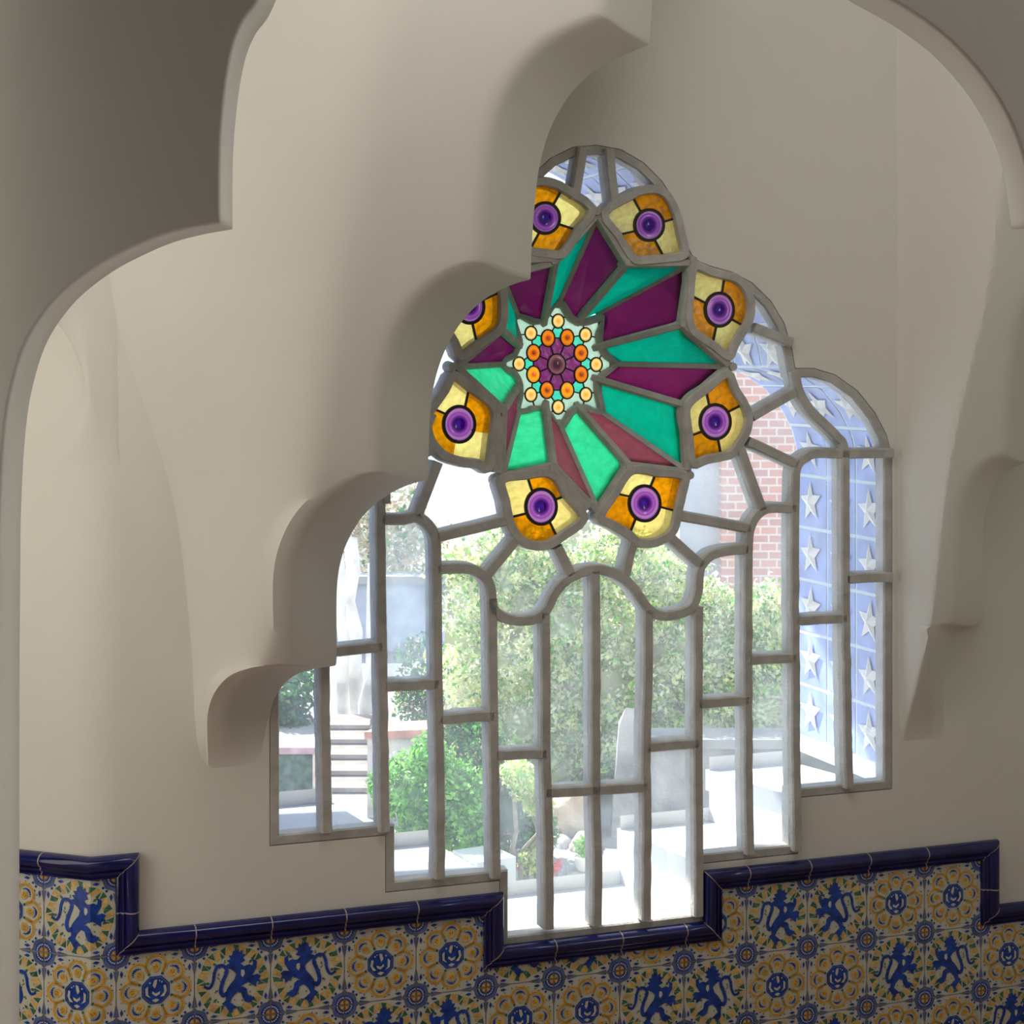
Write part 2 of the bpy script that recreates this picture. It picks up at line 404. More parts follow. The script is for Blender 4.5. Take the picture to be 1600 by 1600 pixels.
scallop('wall_inner_right', segR,
        hb=[(-200,.17),(70,.15),(437,.11),(722,.055),(976,.018),(1060,.005),(1175,0)],
        dh=[(-200,.13),(437,.13),(722,.11),(976,.085),(1060,.05),(1175,-.004)],
        band=[(-200,.17),(437,.16),(722,.145),(976,.135),(1000,.10),(1060,.08),(1175,.055)], uleft=[(0,1395),(500,1400),(1175,1402)], back_to=lambda v: uRR,
        wid=[(-200,.15),(437,.09),(722,.035),(976,.022),(1175,.02)])
# plaster hood over the left wall, its edge curving down into the corner
def slab(name, pts, thick, m, nrm, bev, seg=6):
    n = len(pts); v = pts+[p-nrm*thick for p in pts]
    f = [tuple(range(n)), tuple(range(2*n-1, n-1, -1))]+[(i, n+i, n+(i+1) % n, (i+1) % n) for i in range(n)]
    o = mkobj(name, v, f, m)
    bm = bmesh.new(); bm.from_mesh(o.data); bmesh.ops.recalc_face_normals(bm, faces=bm.faces)
    bm.edges.ensure_lookup_table()
    zf = (o.matrix_world @ Vector((0, 0, 0)))
    front = [e for e in bm.edges if any(len(fc.verts) == n for fc in e.link_faces)]
    fr = []
    for e in front:
        big = [fc for fc in e.link_faces if len(fc.verts) == n]
        if big and big[0].normal.dot(nrm) > .9: fr.append(e)
    bmesh.ops.bevel(bm, geom=fr, offset=bev, segments=seg, affect='EDGES', profile=.5, clamp_overlap=True)
    bmesh.ops.triangulate(bm, faces=[fc for fc in bm.faces if len(fc.verts) > 4])
    for fc in bm.faces: fc.smooth = abs(fc.normal.dot(nrm)) < .995
    bm.to_mesh(o.data); bm.free()
    for e in o.data.edges: pass
    return o
hood = smoothline([(141,720),(140,680),(138,640),(129,578),(108,527),(80,488),(40,460),(-30,440),(-140,430),(-260,426)], 6)
V = []; fs = []; tanb = math.tan(BETA+TH)
huv = [ray(x, y, 0) for x, y in hood]
for i, (u, v) in enumerate(huv):
    a_ = huv[max(0, i-1)]; b_ = huv[min(len(huv)-1, i+1)]; tx, ty = b_[0]-a_[0], b_[1]-a_[1]; l = math.hypot(tx, ty); nx, ny = ty/l, -tx/l
    deep = max(0, (UC-u))*tanb; r = min(.04, deep)+.001; row = [P(u, v, -deep-.02)]
    for k in range(8):
        t = math.pi/2*k/7; row.append(P(u+nx*(r*(1-math.cos(t))), v+ny*(r*(1-math.cos(t))), .0015-r*(1-math.sin(t))))
    row += [P(u+nx*r+(ray(186, 700)[0]-u-nx*r)*k/4, v+ny*r, .0015 if k < 4 else -.0006) for k in range(1, 5)]
    if i < 16:
        ck = [q+ZZ*(v+0) for q in corner_profile()]; e_ = P(ray(186, 700)[0], v, -.001); ck += [ck[-1].lerp(e_, k/4) for k in range(1, 5)]; f_ = ease(i/16)
        row = [a.lerp(b, f_)+NIN*.0004 for a, b in zip(ck, row)]
    V += row; m = len(row)
top_row = [p+ZZ*1.6 for p in V[-m:]]; V += top_row; q = len(V)//m
o = mkobj('wall_hood', V, [(i*m+k, i*m+k+1, (i+1)*m+k+1, (i+1)*m+k) for i in range(q-1) for k in range(m-1)], plaster, autosmooth=50); tag(o, kind='structure')

# ------------------------------------------------------------------ near arch, unlit side towards the camera
ZF = 2.15
lft = smoothline([(430,-60),(405,0),(382,32),(367,68),(357,115),(350,170),(346,225),(345,285),(345,349)], 5)[:-1]+[(345,349)]
lft += smoothline([(340,350),(300,357),(250,370),(200,391),(150,418),(100,456),(66,495),(42,535),(27,577),(15,627),(8,680),(3,750),(0,830)], 5)
lft += [(-2,1100),(-2,2840)]
rgt = smoothline([(1300,-60),(1345,-25),(1390,0),(1427,22),(1475,57),(1515,97),(1550,142),(1580,197),(1600,258),(1612,340)], 5)
top = [(-3300,2840),(-3300,-2790),(4400,-2790),(4400,2840),(1640,2840),(1640,349)]
outl = lft+top+[(1613,349)]+rgt[::-1]
outl += smoothline([(1300,-60),(1190,-130),(1060,-165),(865,-178),(660,-165),(530,-130),(430,-60)], 5)[1:-1]
o = slab('wall_near', [G(x, y, ZF) for x, y in outl], .09, plaster, Vector((0, -1, 0)), .02); tag(o, kind='structure')

# ------------------------------------------------------------------ tiled dado
TILE_A, TILE_B = [], []
def circ(cx, cy, r, n=10, a0=0): return [(cx+r*math.cos(a0+2*math.pi*k/n), cy+r*math.sin(a0+2*math.pi*k/n)) for k in range(n)]
def stroke(pts, w0, w1=None):
    w1 = w0 if w1 is None else w1; L_, R_ = [], []
    for i, (x, y) in enumerate(pts):
        a = pts[max(0, i-1)]; b = pts[min(len(pts)-1, i+1)]; dx, dy = b[0]-a[0], b[1]-a[1]; l = math.hypot(dx, dy) or 1
        w_ = (w0+(w1-w0)*i/(len(pts)-1))/2; L_.append((x-dy/l*w_, y+dx/l*w_)); R_.append((x+dy/l*w_, y-dx/l*w_))
    return [[L_[i], L_[i+1], R_[i+1], R_[i]] for i in range(len(pts)-1)]
CR, BL, BG, YE, OC, GR = 0, 1, 2, 3, 4, 5
def corners(Tl):
    for cx in (-.5, .5):
        for cy in (-.5, .5):
            sx, sy = -math.copysign(1, cx), -math.copysign(1, cy)
            f = lambda pts: [(cx+sx*a, cy+sy*b) for a, b in pts]
            Tl.append((f([(0, 0), (.20, 0), (.165, .03), (.155, .07), (.13, .13), (.07, .155), (.03, .165), (0, .20)]), BG, 1))
            Tl.append((f([(0, .0), (.125, 0), (.115, .048), (.088, .088), (.048, .115), (0, .125)]), BL, 2))
            Tl.append((f([(.2, 0), (.36, 0), (.27, .018), (.2, .03)]), BG, 1)); Tl.append((f([(0, .2), (0, .36), (.018, .27), (.03, .2)]), BG, 1))
            for k in range(5):
                a = math.radians(9+18*k); Tl.append((f([(q[0], q[1]) for q in circ(.093*math.cos(a), .093*math.sin(a), .012, 6)]), CR, 3))
            Tl.append((f([(0, 0), (.06, 0), (.052, .03), (.03, .052), (0, .06)]), OC, 3))
            Tl.append((f([(.005, .005), (.05, .02), (.02, .05)]), YE, 4))
            Tl.append((f(circ(.16, .115, .018, 7)), BL, 3)); Tl.append((f(circ(.115, .16, .018, 7)), BL, 3))
            for (a, b) in ((.25, .055), (.055, .25)):      # small blue leaves beside the corner
                d = (a > b)
                leaf = [(a-.05, b), (a-.01, b+.025), (a+.05, b+.005), (a, b-.018)] if d else [(a, b-.05), (a+.025, b-.01), (a+.005, b+.05), (a-.018, b)]
                Tl.append((f(leaf), BL, 3))
            for k in range(4):
                x, y = .205+.022*(k % 2), .13+.022*(k//2); Tl.append((f([(x, y), (x+.012, y), (x+.012, y+.012), (x, y+.012)]), OC, 2))
# lion tile
corners(TILE_A)
NT = 32
for k in range(NT):
    def rr(a): return .392+.030*abs(math.cos(4*a))
    a0 = 2*math.pi*k/NT; a1 = 2*math.pi*(k+1)/NT; am = (a0+a1)/2
    pt = lambda a, r: (r*math.cos(a), r*math.sin(a))
    TILE_A.append(([pt(a0+.01, rr(a0)+.058), pt(a1-.01, rr(a1)+.058), pt(am, rr(am)-.042)], GR if k % 2 else YE, 2))
    TILE_A.append(([pt(am+.03, rr(am)-.058), pt(a1+.072, rr(a1)-.058), pt(a1+.02, rr(a1)+.034)], YE if k % 3 else GR, 2))
for k in range(8):
    a = math.radians(45*k); TILE_A.append(([(r_*math.cos(a+da), r_*math.sin(a+da)) for r_, da in ((.30, 0), (.335, .06), (.37, 0), (.335, -.06))], GR, 3))
lion = [(830,178),(846,198),(864,184),(866,208),(888,214),(868,232),(884,250),(852,262),(876,282),(905,274),(926,284),(930,262),(922,250),(938,252),(952,262),(950,296),(938,316),
        (922,342),(955,336),(978,350),(962,364),(978,382),(950,384),(948,412),(924,396),(900,378),(880,386),(852,404),(872,402),(892,418),(895,444),(908,464),(938,470),(924,490),
        (904,502),(880,492),(866,466),(858,438),(832,430),(804,458),(792,486),(812,504),(838,520),(812,528),(802,552),(780,530),(764,506),(742,490),(770,468),(764,442),(770,410),
        (792,380),(818,352),(828,322),(812,304),(796,292),(778,284),(768,264),(788,256),(772,238),(794,232),(782,210),(806,212),(806,188)]
LN = lambda x, y: ((x-808)/475*1.06, -(y-362)/470*1.06)
TILE_A.append(([LN(*p) for p in lion], BL, 4))
TILE_A.append(([LN(*p) for p in [(858,300),(876,304),(880,326),(866,346),(856,330)]], CR, 5))
tail = smoothline([LN(*p) for p in [(775,430),(748,440),(736,404),(752,350),(772,300),(752,268),(716,268),(698,304),(690,352),(668,388),(634,376)]], 4)
for q in stroke(tail, .058, .034): TILE_A.append((q, BL, 4))
rg = random.Random(7)
for k in range(46):
    a = rg.uniform(0, 2*math.pi); r = rg.uniform(.16, .325); x, y = r*math.cos(a), r*math.sin(a)
    if inside((x, y), [LN(*p) for p in lion]): continue
    t = rg.uniform(0, 6.28); q = .018
    TILE_A.append(([(x+q*math.cos(t), y+q*math.sin(t)), (x+q*.8*math.cos(t+2.2), y+q*.8*math.sin(t+2.2)), (x+q*.8*math.cos(t+4.1), y+q*.8*math.sin(t+4.1))], GR, 2))
# rosette tile
corners(TILE_B)
for k in range(16):
    a = math.radians(22.5*k+11.25); r = .455 if k % 2 else .462
    for da in (-.07, .07): TILE_B.append(([((r+.0)*math.cos(a+da)+.016*math.cos(t), (r+.0)*math.sin(a+da)+.016*math.sin(t)) for t in (0, 2.1, 4.2)], OC if k % 2 else BL, 2))
for k in range(8):
    a = math.radians(22.5+45*k+22.5); cx, cy = .315*math.cos(a), .315*math.sin(a); rl = .130
    arc = [(cx+rl*math.cos(a+math.radians(d)), cy+rl*math.sin(a+math.radians(d))) for d in range(-130, 131, 20)]
    for q in stroke(arc, .044): TILE_B.append((q, YE, 3))
    arc = [(cx+(rl+.0)*math.cos(a+math.radians(d)), cy+(rl)*math.sin(a+math.radians(d))) for d in range(-130, 131, 20)]
    for q in stroke(arc, .008): TILE_B.append((q, OC, 4))
    for d, r in ((-64, .009), (-43, .012), (-22, .015), (0, .018), (22, .015), (43, .012), (64, .009)):
        b = a+math.radians(d); TILE_B.append((circ(cx+.074*math.cos(b), cy+.074*math.sin(b), r, 7), BL, 4))
    fl = lambda x, y: (cx+x*math.cos(a)-y*math.sin(a), cy+x*math.sin(a)+y*math.cos(a))
    TILE_B.append(([fl(.045, 0), fl(.02, .045), fl(-.03, .055), fl(-.075, .02), fl(-.085, -.02), fl(-.03, -.055), fl(.02, -.045)], YE, 4))
    TILE_B.append(([fl(.03, 0), fl(0, .03), fl(-.04, .01), fl(-.01, .008)], OC, 5)); TILE_B.append(([fl(.01, -.012), fl(0, -.035), fl(-.05, -.01), fl(-.02, -.008)], OC, 5))
    TILE_B.append((circ(.225*math.cos(a+math.radians(22.5)), .225*math.sin(a+math.radians(22.5)), .020, 7), GR, 3))
TILE_B.append((circ(0, 0, .196, 8, math.radians(22.5)), BL, 3))
for k in range(8):
    a, b = math.radians(22.5+45*k), math.radians(67.5+45*k)
    TILE_B += [(q, CR, 4) for q in stroke([(.205*math.cos(a), .205*math.sin(a)), (.205*math.cos(b), .205*math.sin(b))], .007)]
    TILE_B += [(q, BG, 4) for q in stroke([(.175*math.cos(a), .175*math.sin(a)), (.175*math.cos(b), .175*math.sin(b))], .010)]
for blob in ([(-.02,.14),(.02,.13),(.04,.06),(.01,.02),(-.01,.07)], [(-.13,.06),(-.10,.05),(-.11,-.03),(-.06,-.09),(-.11,-.09),(-.145,-.02)], [(.10,.06),(.135,.03),(.13,-.06),(.06,-.1),(.10,-.05)],
             [(-.06,-.02),(0,-.045),(.04,-.01),(.05,-.04),(0,-.08),(-.05,-.06)], [(-.05,-.13),(0,-.11),(.05,-.13),(0,-.16)], circ(-.08,.10,.012,6), circ(-.05,.12,.010,6), circ(.075,.10,.013,6)):
    TILE_B.append((blob, CR, 5))

def tile_region(mb, ua, ub, vb, vt, holes_corner=False):
    """tiles on the common grid, clipped to the rectangle"""
    c0 = math.floor((ua-U0)/T)-0; c1 = math.ceil((ub-U0)/T); r0 = math.floor((V0-vt)/T); r1 = math.ceil((V0-vb)/T)
    bm = bmesh.new()
    for c in range(c0, c1):
        for r in range(r0, r1):
            k = (c-1+2*(r % 2)) % 4                        # pattern of two lions facing each other, then two rosettes
            kind = {0: ('A', 1), 1: ('A', -1), 2: ('B', 1), 3: ('B', -1)}[k]
            cx = U0+(c+.5)*T; cy = V0-(r+.5)*T
            g = .0012
            def addp(pts, mi, lay):
                try:
                    f = bm.faces.new([bm.verts.new((x, y, lay)) for x, y in pts]); f.material_index = mi
                    if f.normal.z < 0: pass
                except ValueError: pass
            hh = T/2-g
            addp([(cx-hh, cy-hh), (cx+hh, cy-hh), (cx+hh, cy+hh), (cx-hh, cy+hh)], 0, .003)
            for pts, mi, lay in (TILE_A if kind[0] == 'A' else TILE_B):
                q = [(cx+kind[1]*x*(T-2*g), cy+y*(T-2*g)) for x, y in pts]
                if kind[1] < 0: q = q[::-1]
                ar = sum(q[i-1][0]*q[i][1]-q[i][0]*q[i-1][1] for i in range(len(q)))
                if ar < 0: q = q[::-1]
                addp(q, mi, .003+.00035*lay)
    def cut(co, no):
        bmesh.ops.bisect_plane(bm, geom=bm.verts[:]+bm.edges[:]+bm.faces[:], plane_co=co, plane_no=no, clear_outer=True)
    cut((ua, 0, 0), (-1, 0, 0)); cut((ub, 0, 0), (1, 0, 0)); cut((0, vt, 0), (0, 1, 0)); cut((0, vb, 0), (0, -1, 0))
    if ua < UC < ub: bmesh.ops.bisect_plane(bm, geom=bm.verts[:]+bm.edges[:]+bm.faces[:], plane_co=(UC, 0, 0), plane_no=(1, 0, 0))
    bmesh.ops.triangulate(bm, faces=[f for f in bm.faces if len(f.verts) > 4])
    bm.verts.index_update()
    mb.add([S(v.co.x if abs(v.co.x-UC) > 1e-5 else UC, v.co.y, v.co.z) for v in bm.verts], [tuple(v.index for v in f.verts) for f in bm.faces], [f.material_index for f in bm.faces])
    bm.free()
    us = [ua, ub] if not (ua < UC < ub) else [ua, UC, ub]
    for a, b in zip(us, us[1:]): mb.add([S(a, vb, .0022), S(b, vb, .0022), S(b, vt, .0022), S(a, vt, .0022)], [(0, 1, 2, 3)], 6)
uA = U0; uB = U0+5*T-.006; uMr = ray(1125, 1470)[0]; uC = U0+13*T
vM = ray(762, 1511)[1]
VB = -1.52
mb = MB(); tile_region(mb, UC-1.4, uA, VB, V0+T); tile_region(mb, uA, uB, VB, V0); tile_region(mb, uB, uMr, VB, vM)
tile_region(mb, uMr, uC, VB, V0); tile_region(mb, uC, 3.1, VB, V0-T)
dado = mb.build('trim_1', [cream, tblue, tblue2, tyel, toch, tgreen, tgrout]); tag(dado, kind='structure')
# cobalt cap rail
RW = .043
rp_path = [(UC-1.4, V0+T), (uA, V0+T), (uA, V0), (uB, V0), (uB, vM), (uMr, vM), (uMr, V0), (uC, V0), (uC, V0-T), (3.1, V0-T)]
prof_r = [(0, .0), (0, .010), (.003, .012), (.0055, .009), (.008, .0095), (.010, .014), (.013, .0155), (.015, .013), (.018, .0165), (.023, .021), (.029, .0235), (.035, .022), (.040, .017), (RW, .009), (RW, 0)]
def rail_pts():
    pts = []
    for i, (a, b) in enumerate(zip(rp_path, rp_path[1:])):
        l = math.hypot(b[0]-a[0], b[1]-a[1]); marks = [0.0]
        horiz = abs(b[1]-a[1]) < 1e-9
        if horiz:
            first = math.ceil((min(a[0], b[0])-U0)/T+.25)
            u = U0+first*T
            while u < b[0]-.03:
                if u > a[0]+.03: marks.append((u-a[0])/l)
                u += T
            if a[0] < UC < b[0]: marks = [m for m in marks if abs(a[0]+m*l-UC) > .03]+[(UC-a[0])/l]
            marks.sort()
        elif l > .13: marks.append(.45 if b[1] < a[1] else .55)
        for m in marks:
            x, y = a[0]+(b[0]-a[0])*m, a[1]+(b[1]-a[1])*m
            if m == 0: pts.append((x, y, 0, 1 if i > 0 else 0))
            else:
                e = .0012/l
                if abs(x-UC) < 1e-6: pts.append((x, y, 0, 0)); continue
                pts.append((a[0]+(b[0]-a[0])*(m-e), a[1]+(b[1]-a[1])*(m-e), 1, 0)); pts.append((a[0]+(b[0]-a[0])*(m+e), a[1]+(b[1]-a[1])*(m+e), 0, 0))
    pts.append((*rp_path[-1], 0, 0)); return pts
rp_ = rail_pts(); V = []; n = len(rp_); m = len(prof_r)
wob = random.Random(3)
for i, (x, y, g, c) in enumerate(rp_):
    a = rp_[i-1] if i else None; b = rp_[i+1] if i < n-1 else None
    def lft_n(p, q): dx, dy = q[0]-p[0], q[1]-p[1]; l = math.hypot(dx, dy); return (-dy/l, dx/l)
    n1 = lft_n(a, rp_[i]) if a else lft_n(rp_[i], b); n2 = lft_n(rp_[i], b) if b else n1
    s_ = (n1[0]+n2[0], n1[1]+n2[1]); l = math.hypot(*s_); s_ = (s_[0]/l, s_[1]/l); k = s_[0]*n1[0]+s_[1]*n1[1]; s_ = (s_[0]/k, s_[1]/k)
    for w_, h in prof_r:
        V.append(S(x+s_[0]*w_, y+s_[1]*w_, h+.001))
fs = []; mi = []
for i in range(n-1):
    gr = rp_[i][2] == 1
    for k in range(m-1): fs.append((i*m+k, (i+1)*m+k, (i+1)*m+k+1, i*m+k+1)); mi.append(1 if gr else 0)
rail = mkobj('trim_2', V, fs, [rail_m, rgrout], mi, autosmooth=40); tag(rail, kind='structure')
# mitre joints of pale grout at the rail corners
mb = MB()
for i, (x, y, g, c) in enumerate(rp_):
    if not c: continue
    a, b = rp_[i-1], rp_[i+1]
    row = [V[i*m+k] for k in range(m)]
    wv = (row[-1]-row[0]).normalized(); tv = wv.cross(NIN).normalized()*.0009
    for k in range(m-1):
        p, q = row[k]+NIN*.0005, row[k+1]+NIN*.0005; mb.add([p-tv, p+tv, q+tv, q-tv], [(0, 1, 2, 3)], 0)
mb.build('mitre_grout', [rgrout], rail)

# ------------------------------------------------------------------ leaded window: cement glazing bars
win = thing('window_1', P(AX, vS3, 0)); tag(win, kind='structure')
BW = [(-.0085, .017), (-.0115, .012), (-.0125, -.018), (.0125, -.018), (.0115, .012), (.0085, .017)]
def prof_bar(wd, hi=.016, lo=-.020): return [(-wd*.36, hi), (-wd*.48, hi-.005), (-wd*.54, lo), (wd*.54, lo), (wd*.48, hi-.005), (wd*.36, hi)]
HB = .012
def jit(pts, rg_, a):
    return pts
def bar(mb, pts, wd=.023, sm=True, closed=False, h=HB, hi=.016, lo=-.028, n=5):
    ln = smoothline(pts, n, closed) if (sm and len(pts) > 2) else pts
    # long straight runs get extra points so that the hand-run cement can waver a little
    out = []
    for i, p in enumerate(ln):
        out.append(p)
        if i < len(ln)-1:
            q = ln[i+1]; d = math.hypot(q[0]-p[0], q[1]-p[1]); k = int(d//26)
            for j in range(1, k+1):
                t = j/(k+1); out.append((p[0]+(q[0]-p[0])*t+wob.uniform(-.9, .9), p[1]+(q[1]-p[1])*t+wob.uniform(-.9, .9)))
    sweep([W(x, y, h) for x, y in out], [(x, y-h) for x, y in prof_bar(wd, hi, lo)], NIN, closed, 0, mb)
mb = MB()
bars = [
 [(507,1012),(508,1150),(511,1301)], [(594,760),(595,900),(597,1010),(599,1160),(601,1300)], [(440,1027),(515,1019),(597,1010)],
 [(597,812),(630,812),(650,808),(666,816),(679,836),(682,870),(683,960),(684,1070),(687,1230),(688,1373)],
 [(652,808),(668,766),(685,722)], [(602,1073),(684,1069)], [(683,839),(740,826),(795,812)],
 [(684,889),(715,888),(738,890),(757,900),(767,920),(769,960),(770,1040),(771,1120),(773,1250),(775,1372)],
 [(688,1124),(771,1119)], [(762,898),(785,870),(808,842)],
 [(769,935),(773,954),(790,966),(815,970),(838,966),(855,952),(866,930),(882,910),(905,896),(932,890),(960,896),(984,912),(1001,934),(1014,952),(1035,962),(1062,959),(1082,948),(1091,925),(1093,900),(1097,884),(1112,868),(1135,861),(1168,858)],
 [(852,957),(853,1080),(853,1180),(857,1300),(858,1452)], [(930,893),(931,1000),(931,1240),(934,1350),(933,1446)], [(1013,953),(1013,1060),(1010,1160),(1011,1300),(1010,1438)],
 [(1092,948),(1091,1080),(1091,1200),(1092,1320),(1092,1432)],
 [(853,1239),(931,1235),(1010,1230)], [(775,1180),(853,1178)], [(1012,1168),(1091,1162)], [(1092,1100),(1169,1095)],
 [(1243,795),(1205,794),(1187,802),(1175,820),(1170,850),(1169,950),(1169,1095),(1170,1240),(1172,1335)], [(1171,1032),(1243,1028)],
 [(1396,708),(1320,709),(1280,708),(1262,713),(1246,730),(1243,770),(1242,870),(1243,1028),(1244,1180),(1246,1330)], [(1244,970),(1322,966)],
 [(1243,580),(1249,610),(1266,640),(1290,664),(1308,682),(1320,705),(1321,800),(1322,966),(1324,1100),(1327,1232)], [(1323,905),(1394,902)],
 [(1180,512),(1238,535)], [(1176,651),(1243,612)], [(1170,690),(1246,725)], [(1156,696),(1172,742),(1192,797)], [(1064,806),(1120,816),(1173,826)], [(1046,838),(1070,860),(1097,884)],
 [(991,846),(984,870),(978,899)], [(872,855),(882,876),(893,899)], [(912,230),(905,270),(898,312)], [(952,232),(956,275),(961,314)]]
bars += [[(770,408),(868,402)], [(862,738),(918,795)], [(780,650),(776,738)]]
for b in bars: bar(mb, b)
# hidden left side of the window mirrors the right side
def mir(px, py): u, v = ray(px, py); q = P(AX-(u-AX)*KL, v, 0); z = q.y; return (800+F*q.x/z, YH-F*(q.z-EYE)/z)
for b in ([(1180,512),(1238,535)], [(1176,651),(1243,612)], [(1243,580),(1249,610),(1266,640),(1290,664),(1308,682),(1320,705)], [(1394,708),(1320,709),(1262,713),(1246,730),(1243,770)], [(1170,690),(1246,725)]):
    bar(mb, [mir(x, y) for x, y in b])
ob = [(u, v) for u, v in OUTL]
def inset(poly, d):
    out = []; n = len(poly)
    for i in range(n):
        a, b, c = poly[i-1], poly[i], poly[(i+1) % n]
        n1 = (b[1]-a[1], -(b[0]-a[0])); n2 = (c[1]-b[1], -(c[0]-b[0])); l1 = math.hypot(*n1) or 1; l2 = math.hypot(*n2) or 1
        s_ = (n1[0]/l1+n2[0]/l2, n1[1]/l1+n2[1]/l2); l = math.hypot(*s_) or 1; s_ = (s_[0]/l, s_[1]/l); k = max(.5, (s_[0]*n1[0]+s_[1]*n1[1])/l1)
        out.append((b[0]+s_[0]*d/k, b[1]+s_[1]*d/k))
    return out
area2 = sum(ob[i-1][0]*ob[i][1]-ob[i][0]*ob[i-1][1] for i in range(len(ob)))
fr = inset(ob, .010 if area2 < 0 else -.010)
sweep([P(u, v, HB) for u, v in fr], [(x, y-HB) for x, y in prof_bar(.022, .000, -.034)], NIN, True, 0, mb)
mb.build('glazing_bars', [cement], win)

# ------------------------------------------------------------------ star of coloured glass
star = thing('stained_glass_star', P(AX, ray(930, 800)[1], 0), 'faceted eight-pointed star of green and purple glass with gold and violet medallions', 'stained glass')
HR = -.20
def Rz(x, y): return (770+x/6.957, 450+y/6.957)
Tp = [(932,336),(1079,411),(1139,573),(1074,738),(934,801),(783,746),(713,573),(783,431)]
Vp = [(979,412),(1065,507),(1069,633),(982,727),(864,728),(786,640),(783,515),(866,410)]   # between tip i and i+1
Rp = [(870,471),(938,484),(961,569),(940,647),(872,666),(806,645),(781,569),(804,489)]
rp2 = [(904,498),(935,541),(933,593),(903,639),(850,636),(806,604),(806,537),(847,499)]
gg = [('ray_glass_purple', (.17, .010, .075)), ('ray_glass_green', (.0, .52, .27)), ('ray_glass_plum', (.24, .05, .07)), ('ray_glass_green_lit', (.04, .72, .29)), ('ray_glass_shadow', (.14, .16, .12))]  # lower green rays carry the brighter light from below in their colour
GM = {k: glass(k, c, .10, .03, (45, .10)) for k, c in gg}
pal = {(0, 1): 'ray_glass_purple', (1, 0): 'ray_glass_green', (1, 1): 'ray_glass_purple', (2, 0): 'ray_glass_green', (2, 1): 'ray_glass_purple', (3, 0): 'ray_glass_green', (3, 1): 'ray_glass_plum',
       (4, 0): 'ray_glass_green_lit', (4, 1): 'ray_glass_plum', (5, 0): 'ray_glass_green_lit', (5, 1): 'ray_glass_plum', (6, 0): 'ray_glass_green_lit', (6, 1): 'ray_glass_purple', (7, 0): 'ray_glass_green', (7, 1): 'ray_glass_purple', (0, 0): 'ray_glass_green'}
tip = [W(x, y, .004) for x, y in Tp]; val = [W(x, y, .004) for x, y in Vp]
Rp = [(870+(x-870)*.955, 569+(y-569)*.955) for x, y in Rp]; rp2 = [(870+(x-870)*.93, 569+(y-569)*.93) for x, y in rp2]
rtip = [W(x, y, HR-.002) for x, y in Rp]; rval = [W(x, y, HR-.002) for x, y in rp2]
for i in range(8):
    for sde in (0, 1):                     # 0: anticlockwise half (towards the previous valley), 1: clockwise half
        j = (i-1) % 8 if sde == 0 else i
        q = [tip[i], val[j], rval[j], rtip[i]]; c = sum(q, Vector())/4; nn = (q[2]-q[0]).cross(q[3]-q[1]).normalized()
        if nn.dot(NIN) < 0: nn = -nn
        f = [p+nn*.0 for p in q]; bk = [p-nn*.004 for p in q]
        o = mkobj('ray_pane', f+bk, [(0, 1, 2), (0, 2, 3)], GM[pal[(i, sde)]], parent=star)
        names = {'ray_glass_purple': 'deep purple ray pane', 'ray_glass_green': 'emerald green ray pane', 'ray_glass_plum': 'plum coloured ray pane', 'ray_glass_green_lit': 'emerald green ray pane in a lit tone'}
        o['label'] = names[pal[(i, sde)]]
mb = MB()
cp = [(-.0055, .009), (-.008, .004), (-.0085, -.012), (.0085, -.012), (.008, .004), (.0055, .009)]
def rod(a, b, k=1.0):
    ax = (b-a).normalized(); mid = (a+b)/2; nn = NIN-ax*NIN.dot(ax); sweep([a-ax*.004, b+ax*.004], [(x*k, y*k) for x, y in cp], nn, False, 0, mb)
for i in range(8):
    rod(tip[i], rtip[i], .95); rod(val[i], rval[i], 1.0); rod(tip[i], val[i], 1.0); rod(val[i], tip[(i+1) % 8], 1.0)
ro_px = [(700,160),(745,212),(788,285),(830,350),(900,388),(985,393),(1060,370),(1150,352),(1165,400),(1142,470),(1118,530),(1128,600),(1160,690),(1205,745),(1315,825),(1220,903),(1170,930),(1112,1000),(1102,1050),(1112,1150),(1143,1290),(1132,1313),
         (1050,1312),(985,1277),(890,1282),(832,1320),(800,1372),(710,1506),(640,1402),(610,1350),(540,1300),(440,1290),(400,1312),(308,1322),(277,1290),(308,1140),(298,1010),(240,912),(212,905),(86,825),(217,746),(245,733),(280,660),(300,590),(278,510),(240,375),(258,326),(312,316),(400,362),(450,385),(520,373),(580,318),(618,250)]
ro_uv = [ray(*Rz(x, y), HR) for x, y in smoothline(ro_px, 3, True)]
ax_r = sum(u for u, v in ro_uv)/len(ro_uv), sum(v for u, v in ro_uv)/len(ro_uv)
sweep([P(ax_r[0]+(u-ax_r[0])*1.07, ax_r[1]+(v-ax_r[1])*1.06, HR+.006) for u, v in ro_uv], [(x*1.05, y) for x, y in cp], NIN, True, 0, mb)
for fan in range(8): pass
for (x, y), r_ in [(q, .0125) for q in Tp]+[(q, .010) for q in Vp]:
    dx, dy = x-930, y-572; l = math.hypot(dx, dy); k_ = 6 if r_ > .012 else 2; u, v_ = ray(x+dx/l*k_, y+dy/l*k_, HB)
    lo = [P(u+r_*math.cos(a*math.pi/6), v_+r_*math.sin(a*math.pi/6), -.02) for a in range(12)]; hi = [P(u+r_*.7*math.cos(a*math.pi/6), v_+r_*.7*math.sin(a*math.pi/6), .016) for a in range(12)]
    mb.add(lo+hi, [(a, (a+1) % 12, 12+(a+1) % 12, 12+a) for a in range(12)]+[tuple(range(12, 24))])
mb.build('cement_ribs', [cement], star)
